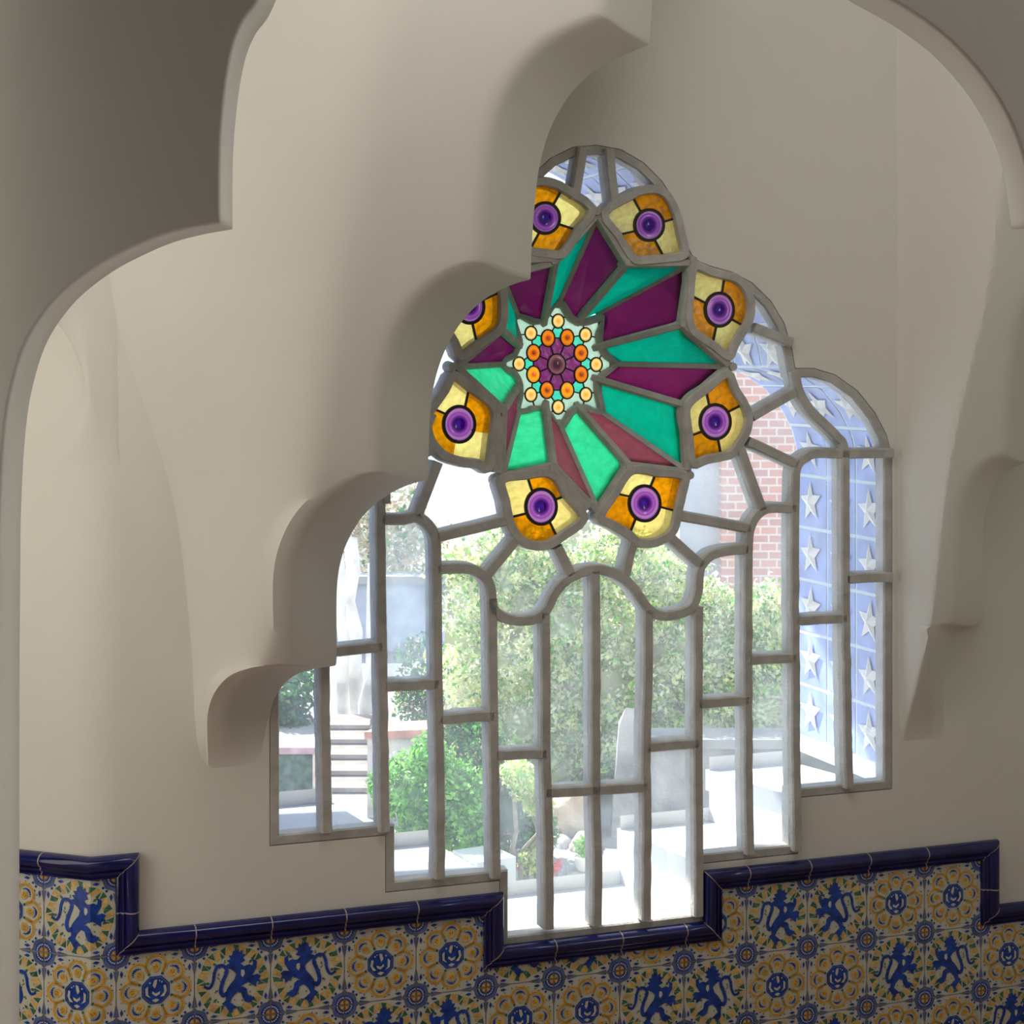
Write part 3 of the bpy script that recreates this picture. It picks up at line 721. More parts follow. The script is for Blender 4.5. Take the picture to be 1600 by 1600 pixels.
# rosette at the far end of the star
ros = thing('rosette', (0, 0, 0)); ros.parent = star; ros.location = P(*ax_r, HR)-Vector(star.location)
mint = glass('mint_glass', (.42, .60, .43), .10, .04, (60, .06)); teal = glass('teal_glass', (.05, .58, .36), .1, .04, (60, .08)); violet = glass('violet_glass', (.16, .015, .10), .1, .04, (60, .2))
def Rc(x, y): return ray(*Rz(x, y), HR)
def ell(cx, cy, rx, ry, k=28, h=HR): return [Rc(cx+rx*math.cos(2*math.pi*i/k), cy+ry*math.sin(2*math.pi*i/k)) for i in range(k)]
inner = [(597,545),(805,540),(955,707),(957,940),(805,1112),(585,1110),(440,940),(440,705)]
outer = [(708,360),(1005,508),(1122,832),(1008,1158),(708,1295),(412,1160),(283,825),(412,492)]
oct_uv = [Rc(x, y) for x, y in inner]
circs = [ell(692, 830, 98, 113)]+[ell(x, y, 73, 92) for x, y in inner]+[ell(x, y, 64, 76) for x, y in outer]
teal_polys = []
for i in range(8):
    a = inner[i]; b = inner[(i+1) % 8]; o_ = outer[i]
    teal_polys.append([Rc(*a), Rc(*b), Rc(*o_)])
def rk(c):
    if any(inside(c, q) for q in circs): return None
    if not inside(c, ro_uv): return None
    if inside(c, oct_uv): return 2
    if any(inside(c, q) for q in teal_polys): return 1
    return 0
v, f, mi = cdt([ro_uv, oct_uv]+circs+teal_polys, rk)
o = mkobj('rosette_field', [P(a.x, a.y, HR) for a in v], f, [mint, teal, violet], mi, ros)
mb = MB()
lp = [(-.0013, .0015), (-.0013, -.002), (.0013, -.002), (.0013, .0015)]
for q in circs: sweep([P(u, v_, HR+.001) for u, v_ in q], [(x*1.15, y) for x, y in lp], NIN, True, 0, mb)
def lline(a, b): sweep([P(*Rc(*a), HR+.001), P(*Rc(*b), HR+.001)], lp, NIN, False, 0, mb)
cc = (692, 830)
def toward(a, b, rx, ry):
    d = (b[0]-a[0], b[1]-a[1]); l = math.hypot(d[0]/rx, d[1]/ry); return (a[0]+d[0]/l, a[1]+d[1]/l)
for i in range(8):
    a, b = inner[i], inner[(i+1) % 8]; mx_ = ((a[0]+b[0])/2, (a[1]+b[1])/2); ou = outer[i]
    di = ((inner[i][0]-cc[0]), (inner[i][1]-cc[1]))
    lline(toward(cc, b, 98, 113), toward(b, cc, 73, 92))
    lline(toward(a, b, 73, 92), toward(b, a, 73, 92))
    lline(toward(ou, a, 64, 76), toward(a, ou, 73, 92)); lline(toward(ou, b, 64, 76), toward(b, ou, 73, 92))
    d = (ou[0]-cc[0], ou[1]-cc[1]); l = math.hypot(*d); d = (d[0]/l, d[1]/l); p = (-d[1], d[0])
    for s_ in (-1, 1):
        st = (ou[0]+(d[0]*.5+p[0]*s_*.86)*66, ou[1]+(d[1]*.5+p[1]*s_*.86)*74); en = (ou[0]+(d[0]*.62+p[0]*s_*1.0)*108, ou[1]+(d[1]*.62+p[1]*s_*1.0)*118); lline(st, en)
mb.build('lead_came', [lead], ros)
cen_m = jewelmat('boss_dark', [(0, (.02, .01, .015)), (.5, (.05, .015, .025)), (.8, (.14, .045, .055)), (1, (.22, .08, .09))], .0175)
org_m = jewelmat('boss_orange', [(0, (.16, .012, .0)), (.34, (.30, .03, .0)), (.5, (.72, .12, .003)), (.8, (.85, .26, .006)), (1, (.8, .17, .004))], .0145)
org2_m = jewelmat('boss_amber', [(0, (.6, .06, .004)), (.38, (.75, .12, .005)), (.5, (.9, .30, .01)), (.8, (.95, .40, .02)), (1, (.9, .30, .01))], .0145)
yel_m = jewelmat('boss_yellow', [(0, (.9, .28, .01)), (.35, (.95, .42, .05)), (.6, (.98, .60, .15)), (.85, (1, .74, .30)), (1, (.9, .45, .08))], .012)
def dome(name, loop, h, rise, m, parent, rings=(.999, .9, .72, .5, .3, .12), dish=0):
    cu = sum(a for a, b in loop)/len(loop); cv = sum(b for a, b in loop)/len(loop); V_ = []; n = len(loop)
    for k, r in enumerate(rings):
        z = h+rise*(1-r*r)-dish*max(0, 1-(r/.62)**2)
        if k == 1: z = h+rise*.55
        V_ += [P(cu+(u-cu)*r, cv+(v_-cv)*r, z) for u, v_ in loop]
    V_.append(P(cu, cv, h+rise-dish)); fs_ = []
    for k in range(len(rings)-1): fs_ += [(k*n+i, k*n+(i+1) % n, (k+1)*n+(i+1) % n, (k+1)*n+i) for i in range(n)]
    b = (len(rings)-1)*n; fs_ += [(b+i, b+(i+1) % n, len(V_)-1) for i in range(n)]
    return mkobj(name, V_, fs_, m, parent=parent, smooth=True, origin=P(cu, cv, h))
dome('roundel', circs[0], HR, .004, cen_m, ros)['label'] = 'dark plum roundel at the centre'
for i in range(8): dome('roundel', circs[1+i], HR, .004, org2_m if i in (4, 6) else org_m, ros)['label'] = 'orange glass roundel'
for i in range(8): dome('roundel', circs[9+i], HR, .003, yel_m, ros)['label'] = 'pale yellow glass roundel'

# medallions round the star
def sc2(sx, ox, oy): return lambda l: [(ox+a/sx, oy+b/sx) for a, b in l]
c2 = sc2(5.714, 900, 280); c3 = sc2(5.714, 900, 520); c5 = sc2(4.571, 920, 700); c6 = sc2(5.333, 660, 700); c7 = sc2(7.273, 660, 590)
med = []
med.append((c2([(265,310),(500,158),(560,130),(640,113),(720,120),(790,165),(840,250),(880,350),(905,480),(935,655),(790,690),(640,703),(520,703),(440,600),(380,495)]), c2([(648,410)])[0], (22.5,24.0),
            [c2([(500,158),(560,285)]), c2([(885,350),(775,385)]), c2([(780,690),(715,560)]), c2([(385,495),(520,465)])], 0))
med.append((c2([(1055,805),(1200,850),(1320,880),(1400,905),(1470,960),(1520,1060),(1530,1150),(1520,1240),(1480,1320),(1400,1450),(1345,1560),(1220,1470),(1100,1390),(1040,1330),(1015,1220),(1025,1040)]), c2([(1275,1165)])[0], (22,26),
            [c2([(1320,885),(1300,1010)]), c2([(1495,1310),(1405,1260)]), c2([(1215,1470),(1240,1330)]), c2([(1030,1040),(1150,1095)])], 1))
med.append((c3([(1330,390),(1400,530),(1470,640),(1510,760),(1490,880),(1430,980),(1370,1060),(1290,1085),(1160,1110),(1045,1140),(1015,930),(990,740),(1000,660),(1060,590),(1165,515)]), c3([(1238,795)])[0], (23.5,27),
            [c3([(1165,545),(1185,635)]), c3([(1465,650),(1360,705)]), c3([(1290,1085),(1265,955)]), c3([(1015,920),(1100,880)])], 1))
med.append((c5([(310,172),(400,172),(480,190),(650,212),(640,330),(610,460),(590,560),(540,620),(470,655),(400,665),(340,655),(285,605),(180,540),(95,485),(190,335),(250,230)]), c5([(395,395)])[0], (24,27.5),
            [c5([(475,190),(445,280)]), c5([(620,450),(510,425)]), c5([(290,610),(325,520)]), c5([(190,325),(285,350)])], 1))
med.append((c6([(670,275),(870,240),(1000,220),(1080,250),(1130,310),(1170,390),(1310,575),(1140,720),(1050,780),(960,795),(880,780),(800,730),(750,650),(725,575),(700,440)]), c6([(985,488)])[0], (23.8,27.5),
            [c6([(875,245),(915,350)]), c6([(1185,400),(1110,440)]), c6([(1120,740),(1065,625)]), c6([(730,575),(860,535)])], 1))
med.append((c7([(350,10),(520,130),(700,260),(770,340),(800,430),(785,560),(765,700),(720,990),(600,950),(480,940),(290,885),(190,810),(110,700),(75,560),(90,400),(130,345),(260,160)]), c7([(413,530)])[0], (24.3,28),
            [c7([(525,135),(490,310)]), c7([(600,610),(765,705)]), c7([(375,745),(345,900)]), c7([(120,350),(240,410)])], 1))
def mirm(e, dx, dy, par):
    f_ = lambda p: (mir(*p)[0]+dx, mir(*p)[1]+dy)
    return ([f_(p) for p in e[0]][::-1], f_(e[1]), e[2], [[f_(p) for p in l] for l in e[3]], par)
med.append(mirm(med[1], -3, 0, 1)); med.append(mirm(med[0], 0, -6, 0))
amber = glass('amber_glass', (.70, .25, .0), .28, .025, (70, .28)); pale = glass('pale_gold_glass', (1, .72, .20), .32, .025, (70, .14))
jew = jewelmat('violet_jewel', [(0, (.06, .0, .34)), (.16, (.03, .0, .16)), (.34, (.03, .0, .09)), (.48, (.16, .02, .26)), (.62, (.40, .10, .42)), (.72, (.28, .06, .34)), (.86, (.56, .22, .50)), (1, (.34, .10, .36))], .034)
HM = .004; ring_polys = []
spots_ = ['upper right of the star tip', 'right, upper', 'right, lower', 'bottom right', 'bottom left', 'left, lower', 'left, upper', 'top left']
for k, (po, jc, jr, leads, par) in enumerate(med):
    po = smoothline(po, 3, True)
    uv = [ray(x, y, HM) for x, y in po]; cx = sum(a for a, b in uv)/len(uv); cy = sum(b for a, b in uv)/len(uv)
    jl = [ray(jc[0]+jr[0]*math.cos(2*math.pi*i/32), jc[1]+jr[1]*math.sin(2*math.pi*i/32), HM) for i in range(32)]
    ju, jv = ray(*jc, HM)
    M_ = thing('medallion', (0, 0, 0)); M_.parent = star; M_.location = P(ju, jv, HM)-Vector(star.location)
    la = []
    for a, b in leads:
        p = ray(*a, HM); q = ray(*b, HM); q2 = min(jl, key=lambda t: (t[0]-q[0])**2+(t[1]-q[1])**2); p2 = (p[0]+(p[0]-q[0])*.25, p[1]+(p[1]-q[1])*.25); la.append((p2, q2))
    angs = sorted(math.atan2(p[1]-jv, p[0]-ju) for p, q in la)
    first = math.atan2(la[0][0][1]-jv, la[0][0][0]-ju)
    ax_cut = [[(q[0]+(ju-q[0])*.5, q[1]+(jv-q[1])*.5), (p[0]+(p[0]-q[0])*.8, p[1]+(p[1]-q[1])*.8)] for p, q in la]
    def sect(c):
        # clockwise sector counted from the first lead
        a = (first-math.atan2(c[1]-jv, c[0]-ju)) % (2*math.pi); ks = sorted(((first-x) % (2*math.pi)) for x in angs)
        return sum(1 for x in ks if x <= a)-1
    v, f, mi = cdt([uv, jl], lambda c: None if (not inside(c, uv) or inside(c, jl)) else max(0, sect(c)), ax_cut)
    for s_ in range(4):
        ff = [t for t, m_ in zip(f, mi) if m_ == s_]
        if not ff: continue
        use = sorted({i for t in ff for i in t}); mp = {i: n for n, i in enumerate(use)}
        am = (s_ % 2 == 0) if k != 7 and k != 6 else (s_ % 2 == 1)
        o = mkobj('amber_pane' if am else 'pale_gold_pane', [P(v[i].x, v[i].y, HM) for i in use], [tuple(mp[i] for i in t) for t in ff], amber if am else pale, parent=M_)
    mb = MB(); lp2 = [(-.0018, .0025), (-.0018, -.003), (.0018, -.003), (.0018, .0025)]
    sweep([P(a, b, HM+.001) for a, b in jl], [(x*1.8, y+.001) for x, y in lp2], NIN, True, 0, mb)
    for p, q in la: sweep([P(*p, HM+.001), P(*q, HM+.001)], [(x*1.25, y) for x, y in lp2], NIN, False, 0, mb)
    mb.build('lead_came', [lead], M_)
    dome('jewel', jl, HM, .007, jew, M_, rings=(.999, .93, .82, .7, .55, .4, .22), dish=.008)['label'] = 'violet bullseye jewel'
    ex = [(cx+(a-cx)*1.10, cy+(b-cy)*1.09) for a, b in uv]; ring_polys.append(ex)
    mb = MB(); sweep([P(cx+(a-cx)*1.075, cy+(b-cy)*1.065, HB) for a, b in uv], [(x, y-HB) for x, y in prof_bar(.021, .017, -.028)], NIN, True, 0, mb)
    mb.build('medallion_rim', [cement], M_)

# clear glass of the window, everything outside the star
star_poly = [p for i in range(8) for p in ((lambda q: ray(*q))(Tp[i]), (lambda q: ray(*q))(Vp[i]))]
clear = bpy.data.materials.new('clear_glass'); nt = clean(clear); n = nt.nodes; L = nt.links
out = n.new('ShaderNodeOutputMaterial'); tp = n.new('ShaderNodeBsdfTransparent'); tp.inputs[0].default_value = (.95, .97, .97, 1)
tl = n.new('ShaderNodeBsdfTranslucent'); tl.inputs[0].default_value = (.85, .90, .95, 1); gl = n.new('ShaderNodeBsdfGlossy'); gl.inputs['Roughness'].default_value = .05
tc = n.new('ShaderNodeTexCoord'); t_ = n.new('ShaderNodeTexNoise'); t_.inputs['Scale'].default_value = 9; t_.inputs['Detail'].default_value = 7; L.new(tc.outputs['Object'], t_.inputs[0])
mr = n.new('ShaderNodeMapRange'); mr.inputs['From Min'].default_value = .3; mr.inputs['From Max'].default_value = .75; mr.inputs['To Min'].default_value = .12; mr.inputs['To Max'].default_value = .34
L.new(t_.outputs['Fac'], mr.inputs['Value'])
m1 = n.new('ShaderNodeMixShader'); L.new(mr.outputs[0], m1.inputs[0]); L.new(tp.outputs[0], m1.inputs[1]); L.new(tl.outputs[0], m1.inputs[2])
m2 = n.new('ShaderNodeMixShader'); m2.inputs[0].default_value = .03; L.new(m1.outputs[0], m2.inputs[1]); L.new(gl.outputs[0], m2.inputs[2]); L.new(m2.outputs[0], out.inputs[0])
old = glass('frosted_old_glass', (.80, .88, .92), .55, .04, (25, .08))
fro = [ray(x, y) for x, y in ((597,812),(650,808),(672,822),(683,870),(684,1070),(600,1073))]
def gk(c):
    if not inside(c, OUTL) or inside(c, star_poly) or any(inside(c, q) for q in ring_polys): return None
    return 1 if inside(c, fro) else 0
v, f, mi = cdt([OUTL, star_poly, fro]+ring_polys, gk)
o = mkobj('clear_glass', [P(a.x, a.y, -.006) for a in v], f, [clear, old], mi, win)

# ------------------------------------------------------------------ outside
#GARDEN
GZ = EYE-3.0
def leafmat(name, col, tl=.45, vary=.35):
    m = bpy.data.materials.new(name); nt = clean(m); n = nt.nodes; L = nt.links; out = n.new('ShaderNodeOutputMaterial')
    tc = n.new('ShaderNodeTexCoord'); t = n.new('ShaderNodeTexNoise'); t.inputs['Scale'].default_value = 9; L.new(tc.outputs['Object'], t.inputs[0])
    mx = n.new('ShaderNodeMix'); mx.data_type = 'RGBA'; mx.inputs['A'].default_value = (*[c*(1-vary) for c in col], 1); mx.inputs['B'].default_value = (*[min(1, c*(1+vary)) for c in col], 1)
    mr = n.new('ShaderNodeMapRange'); mr.inputs['From Min'].default_value = .38; mr.inputs['From Max'].default_value = .62; L.new(t.outputs['Fac'], mr.inputs['Value']); L.new(mr.outputs[0], mx.inputs['Factor'])
    d = n.new('ShaderNodeBsdfPrincipled'); d.inputs['Roughness'].default_value = .5; tr = n.new('ShaderNodeBsdfTranslucent')
    L.new(mx.outputs['Result'], d.inputs['Base Color']); L.new(mx.outputs['Result'], tr.inputs[0])
    ms = n.new('ShaderNodeMixShader'); ms.inputs[0].default_value = tl; L.new(d.outputs[0], ms.inputs[1]); L.new(tr.outputs[0], ms.inputs[2]); L.new(ms.outputs[0], out.inputs[0]); return m
lf_bright = leafmat('leaf_fresh', (.22, .50, .10)); lf_mid = leafmat('leaf_mid', (.10, .30, .07)); lf_dark = leafmat('leaf_dark', (.045, .13, .05), .3)
lf_yel = leafmat('leaf_yellow_green', (.82, .88, .42), .65); lf_washed = leafmat('leaf_washed', (.86, .88, .66), .65); lf_dry = leafmat('leaf_dry', (.60, .46, .30), .4)  # yellow-green and palest leaves lightened: washed-out glare put into the colour
bark = mat('bark', (.30, .25, .20), .9, .2, bump=(20, .8, .02), vary=(8, .4)); bark_sunlit = mat('sunlit_bark', (.72, .70, .68), .85, .2, bump=(12, .6, .02), vary=(4, .35))  # second bark is pale to put the sunlit streaks into its colour
path_m = mat('garden_path', (.27, .27, .27), .9, .2, bump=(9, .5, .01), vary=(1.5, .25))
stone = mat('grey_stone', (.36, .35, .35), .9, .2, bump=(7, .9, .04), vary=(3, .35)); rock = mat('brown_rock', (.50, .38, .28), .9, .2, bump=(6, 1, .05), vary=(4, .45, (.70, .62, .52)))
terra = mat('terracotta', (.62, .30, .24), .8, .3, bump=(30, .4, .004), vary=(9, .25)); white_m = mat('white_paint', (.85, .84, .82), .5, .4)
def leaves(name, blobs, n, size, mats, weights, seed, parent=None, flat=.55, core=None):
    rg_ = random.Random(seed); V = []; Fc = []; M_ = []; tot = sum(b[1][0]*b[1][2] if isinstance(b[1], tuple) else b[1]**2 for b in blobs)
    for c, r in blobs:
        rr_ = r if isinstance(r, tuple) else (r, r, r); k = int(n*(rr_[0]*rr_[2])/tot)
        for _ in range(k):
            d = Vector((rg_.gauss(0, 1), rg_.gauss(0, 1), rg_.gauss(0, 1))).normalized(); q = rg_.uniform(flat, 1.06)
            p = Vector(c)+Vector((d.x*rr_[0], d.y*rr_[1], d.z*rr_[2]))*q
            a = Vector((rg_.gauss(0, 1), rg_.gauss(0, 1), rg_.gauss(0, 1)))+d*.6; a.normalize(); t = a.orthogonal().normalized(); t = Matrix.Rotation(rg_.uniform(0, 6.28), 3, a) @ t; b = a.cross(t)
            s_ = size*rg_.uniform(.6, 1.3); e = len(V)
            V += [p-t*s_, p+b*s_*.55+a*s_*.15, p+t*s_, p-b*s_*.55+a*s_*.15]; Fc += [(e, e+1, e+2, e+3)]
            M_.append(rg_.choices(range(len(mats)), weights)[0])
    return mkobj(name, V, Fc, mats, M_, parent)
def trunk(p0, p1, r0, r1, m, name, parent=None, bend=.1, seed=1):
    rg_ = random.Random(seed); pts = []; p0, p1 = Vector(p0), Vector(p1)
    for k in range(7):
        t = k/6; pts.append(p0.lerp(p1, t)+Vector((rg_.uniform(-1, 1), rg_.uniform(-1, 1), 0))*bend*math.sin(t*math.pi))
    V = []; 
    for k, p in enumerate(pts):
        r = r0+(r1-r0)*k/6
        V += [p+Vector((r*math.cos(a*math.pi/5), r*math.sin(a*math.pi/5), 0)) for a in range(10)]
    Fc = [(k*10+a, k*10+(a+1) % 10, (k+1)*10+(a+1) % 10, (k+1)*10+a) for k in range(6) for a in range(10)]
    return mkobj(name, V, Fc, m, parent=parent, smooth=True)
def plant(name, label, cat, px, py, dist, blobs, n, size, mats, weights, seed, group=None, stem=None):
    base = G(px, py, dist); base.z = GZ; t = thing(name, base, label, cat, group)
    bl = [(G(x, y, dist+dz), r) for x, y, dz, r in blobs]
    leaves('foliage', bl, n, size, mats, weights, seed, t)
    rg_ = random.Random(seed)
    if stem:
        for k in range(stem): 
            c = bl[k % len(bl)][0]; trunk(base+Vector((rg_.uniform(-.1, .1), 0, 0)), c, .02 if stem > 1 else .09, .008 if stem > 1 else .04, bark, 'stem' if stem > 1 else 'trunk', t, .06, seed+k)
    return t
ground = quad('trim_3', [(-14, 3.9, GZ), (16, 3.9, GZ), (20, 45, GZ), (-18, 45, GZ)], path_m)
# unseen slab added outside to keep sun off the upper window
eo = 2.05; edge = lambda u: 1.05+.26*(u-.14)
pts = [P(-1.6, 1.0, -DEPTH), P(4.2, 2.3, -DEPTH), P(4.2, edge(4.2), -DEPTH-eo), P(-1.6, edge(-1.6), -DEPTH-eo)]
mb = MB(); mb.add(pts+[p+ZZ*.18 for p in pts], [(0, 1, 2, 3), (7, 6, 5, 4), (0, 4, 5, 1), (1, 5, 6, 2), (2, 6, 7, 3), (3, 7, 4, 0)]); tag(mb.build('sun_blocker', [facade_m]), kind='structure')

# path steps climbing away on the left
st = thing('garden_steps', G(548, 1240, 12.6), 'shallow stone garden steps climbing away between pale walls', 'steps')
for k in range(5):
    y0 = 12.6+.38*k; z = GZ+.035*(k+1); a = G(497, 1200, y0).x; b = G(592-4*k, 1200, y0).x; mb = MB()
    mb.box(((a+b)/2, y0+.20, z-.03), ((b-a)/2, 0, 0), (0, .20, 0), (0, 0, .03)); mb.box(((a+b)/2, y0+.0, z-.012), ((b-a)/2+.01, 0, 0), (0, .05, 0), (0, 0, .016)); mb.build('step', [mat('step_stone', (.27, .23, .21), .9, .2, bump=(8, .6, .01), vary=(3, .3))], st)
# planter pillar with a pinkish cap
pd = thing('brick_planter', G(462, 1240, 11.9), 'square dark green planter block with pinkish coping, left of the steps', 'planter')
pd.location.z = GZ; mb = MB(); c = G(462, 1200, 11.9); zt = G(0, 1172, 11.9).z; wd_ = .125
mb.box((c.x, 11.95, (GZ+zt)/2), (wd_, 0, 0), (0, .15, 0), (0, 0, (zt-GZ)/2)); mb.build('planter_body', [mat('dark_green_render', (.12, .16, .14), .9, .2, bump=(40, .8, .01), vary=(20, .4))], pd)
mb = MB(); mb.box((c.x, 11.95, zt+.02), (wd_+.015, 0, 0), (0, .17, 0), (0, 0, .022)); mb.build('coping', [mat('mauve_coping', (.52, .36, .40), .8, .3, vary=(10, .2))], pd)
for s_ in (-1, 1):
    mb = MB(); zz_ = [GZ+k*(zt-GZ)/7 for k in range(8)]; pr = []
    for k in range(7): w2 = .012+.012*(k % 2); pr += [(w2, zz_[k]), (w2, zz_[k+1])]
    fr_ = [Vector((c.x+s_*wd_, 11.80, zz_[0]))]+[Vector((c.x+s_*(wd_+a), 11.80, z)) for a, z in pr]+[Vector((c.x+s_*wd_, 11.80, zz_[-1]))]
    bk_ = [p+Vector((0, .05, 0)) for p in fr_]; q = len(fr_)
    mb.add(fr_+bk_, [tuple(range(q)), tuple(range(2*q-1, q-1, -1))]+[(i, q+i, q+(i+1) % q, (i+1) % q) for i in range(q)]); mb.build('quoin_bricks', [mat('pale_brick', (.72, .58, .50), .8, .3, vary=(14, .2))], pd)
# retaining wall with terracotta coping right of the steps
rw = thing('retaining_wall', G(630, 1240, 12.2), 'pale garden wall with terracotta coping behind the bright green bush', 'wall'); rw.location.z = GZ
mb = MB(); a, b = G(588, 1146, 12.0), G(700, 1146, 12.1); b.z = a.z
dn = Vector((0, 0, 1)); mbx = (a+b)/2; ax = (b-a)/2; ax.z = 0
mb.box((mbx.x, mbx.y, (GZ+mbx.z)/2), ax, (.05, .14, 0), (0, 0, (mbx.z-GZ)/2)); mb.build('wall_body', [mat('pale_stone', (.66, .62, .58), .9, .2, bump=(10, .8, .02), vary=(5, .3))], rw)
mb = MB(); mb.box((mbx.x, mbx.y, mbx.z+.02), ax*1.03, (.06, .17, 0), (0, 0, .024)); mb.build('coping', [terra], rw)
# backdrop wall, streaked trunks and crowns on the left
bw = thing('boundary_wall', G(520, 1100, 19), 'tall boundary wall in a shade-blue tone at the top of the steps', 'wall'); bw.location.z = GZ
mb = MB(); a, b = G(380, 900, 19), G(720, 900, 19); mb.box(((a.x+b.x)/2, 19, (GZ+G(0, 905, 19).z)/2), ((b.x-a.x)/2, 0, 0), (0, .15, 0), (0, 0, (G(0, 905, 19).z-GZ)/2))
mb.build('wall_body', [mat('shade_blue_wall', (.42, .46, .56), .9, .2, bump=(3, .8, .05), vary=(1.6, .35))], bw)  # the wall's bluish shade is put into its base colour
mb = MB(); mb.box(((a.x+b.x)/2, 19, G(0, 903, 19).z), ((b.x-a.x)/2, 0, 0), (0, .22, 0), (0, 0, .04)); mb.build('coping', [path_m], bw)
for k, (x0, y0, x1, y1, r, d, lab) in enumerate([(538,1170,529,985,.05,14.75,'slim pale tree trunk nearest the planter block, by the steps'), (553,1172,548,960,.07,14.95,'thick pale tree trunk in the middle beside the garden steps'), (574,1168,583,1000,.055,14.7,'pale leaning tree trunk right of the steps')]):
    t = thing('bare_tree', G(x0, y0, d), lab, 'tree'); t.location.z = GZ; p0 = G(x0, y0, d); p0.z = GZ
    trunk(p0, G(x1, y1-120, d), r*1.2, r*.8, bark_sunlit, 'trunk', t, .05, k)
plant('tree', 'pale sunlit tree crown above the boundary wall', 'tree', 570, 1100, 20, [(545,880,0,.45),(600,840,.3,.5),(520,800,0,.4),(660,870,.3,.5),(590,760,.2,.55),(560,960,-.2,.3)], 4200, .055, [lf_washed, lf_dry, lf_mid], [6, 3, 1], 21, stem=1)
plant('shrub', 'shadowy blue-green shrub behind the planter block', 'shrub', 450, 1150, 15.0, [(445,1095,0,.20),(462,1075,.2,.20),(425,1070,.2,.25),(455,1130,0,.17)], 2200, .03, [lf_dark, lf_mid], [4, 1], 22, stem=3)
plant('shrub', 'grey-green shrub with small dull leaves above the terracotta coping', 'shrub', 655, 1150, 13.3, [(650,1110,0,.17),(675,1085,.1,.18),(640,1080,.1,.14),(680,1130,0,.14),(660,1030,.1,.2)], 2600, .02, [lf_dark, lf_mid, lf_dry], [4, 2, 1], 23, stem=3)
plant('bush', 'bright fresh green bush nearest the window ledge', 'bush', 665, 1330, 10.3, [(640,1225,0,.20),(690,1262,-.1,.20),(612,1245,.1,.12),(722,1230,.1,.16),(728,1290,-.1,.17),(675,1195,.1,.15),(668,1172,0,.10),(650,1290,0,.12),(752,1320,0,.10),(590,1225,.1,.07)], 9000, .019, [lf_bright, lf_mid], [3, 1], 24, stem=4)
plant('bush', 'dark green bush behind the bright one, in front of the ivy', 'bush', 770, 1330, 10.9, [(745,1180,0,.20),(790,1215,0,.18),(760,1270,0,.2),(805,1280,0,.18),(820,1320,-.1,.14),(715,1140,.1,.13),(845,1300,0,.12)], 8000, .018, [lf_dark, lf_mid, lf_dry], [5, 4, 1], 25, stem=4)
plant('bush', 'pale yellow-green bush beside the brown rocks', 'bush', 830, 1330, 10.3, [(825,1225,0,.12),(842,1255,0,.09),(805,1205,0,.09),(830,1345,0,.08)], 2600, .017, [lf_yel, lf_bright], [3, 1], 26, stem=3)
# ivy-covered bank
ib = thing('ivy_bank', G(930, 1300, 12.0), 'high bank smothered in yellow-green ivy across the middle of the window', 'ivy'); ib.location.z = GZ
rg = random.Random(31); V = []; nx, nz = 26, 20
def itop(t): return 1-.03*math.sin(t*23)-.235*ease((t-.64)/.12)-.10*ease((.15-t)/.15)
xa, xb = G(690, 900, 12.2).x, G(1245, 900, 12.2).x; zt = G(0, 838, 12.2).z
for j in range(nz+1):
    for i in range(nx+1):
        x = xa+(xb-xa)*i/nx; z = GZ+(zt-GZ)*j/nz*itop(i/nx); V.append(Vector((x, 12.62+.25*math.sin(i*.7+j*.4)*.5+.5*j/nz+rg.uniform(-.06, .06), z)))
earth = mat('washed_earth', (.50, .50, .34), .95, .1, vary=(3, .4))  # earth lightened so gaps in the ivy look washed out by glare
mkobj('bank_earth', V, [(j*(nx+1)+i, j*(nx+1)+i+1, (j+1)*(nx+1)+i+1, (j+1)*(nx+1)+i) for j in range(nz) for i in range(nx)], earth, parent=ib, smooth=True)
bl = []
for k in range(190):
    i, j = rg.uniform(0, 1), rg.uniform(.10, 1); x = xa+(xb-xa)*i; bl.append((Vector((x, 12.25+.5*j-rg.uniform(.0, .12), GZ+(zt-GZ)*j*itop(i)*.97)), (rg.uniform(.12, .24), .14, rg.uniform(.1, .2))))
tag(leaves('ivy_foliage', bl, 42000, .023, [lf_yel, lf_washed, lf_bright, lf_mid], [5, 4, 2, 1], 32, ib, flat=.5), kind='stuff')
# rocks, standing slab and low wall in front of the bank
def boulder(name, label, px, py, d, r, m, seed, group=None):
    rg_ = random.Random(seed); bm = bmesh.new(); bmesh.ops.create_icosphere(bm, subdivisions=3, radius=1)
    for v in bm.verts:
        c = v.co; k = 1+.16*math.sin(c.x*3+seed)*math.cos(c.z*4+seed*2)+.10*math.sin(c.y*7+c.x*5+seed); v.co = Vector((c.x*r[0]*k, c.y*r[1]*k, c.z*r[2]*k))
    ctr = G(px, py, d); V_ = [v.co+ctr for v in bm.verts]; Fs = [tuple(v.index for v in f.verts) for f in bm.faces]; bm.free()
    return tag(mkobj(name, V_, Fs, m, smooth=True), label, 'rock', group)
boulder('rock', 'large brown rock low beside the dark green bush', 890, 1268, 11.45, (.16, .15, .17), rock, 3)
boulder('rock', 'grey-brown rock under the large brown one', 868, 1326, 11.2, (.10, .13, .09), stone, 5)
boulder('rock', 'small tan rock beside the white flower pot', 915, 1322, 11.1, (.09, .12, .08), rock, 8)
mb = MB(); c = G(982, 1190, 11.4); V_ = []
hw = .115; top_z = G(0, 1108, 11.4).z
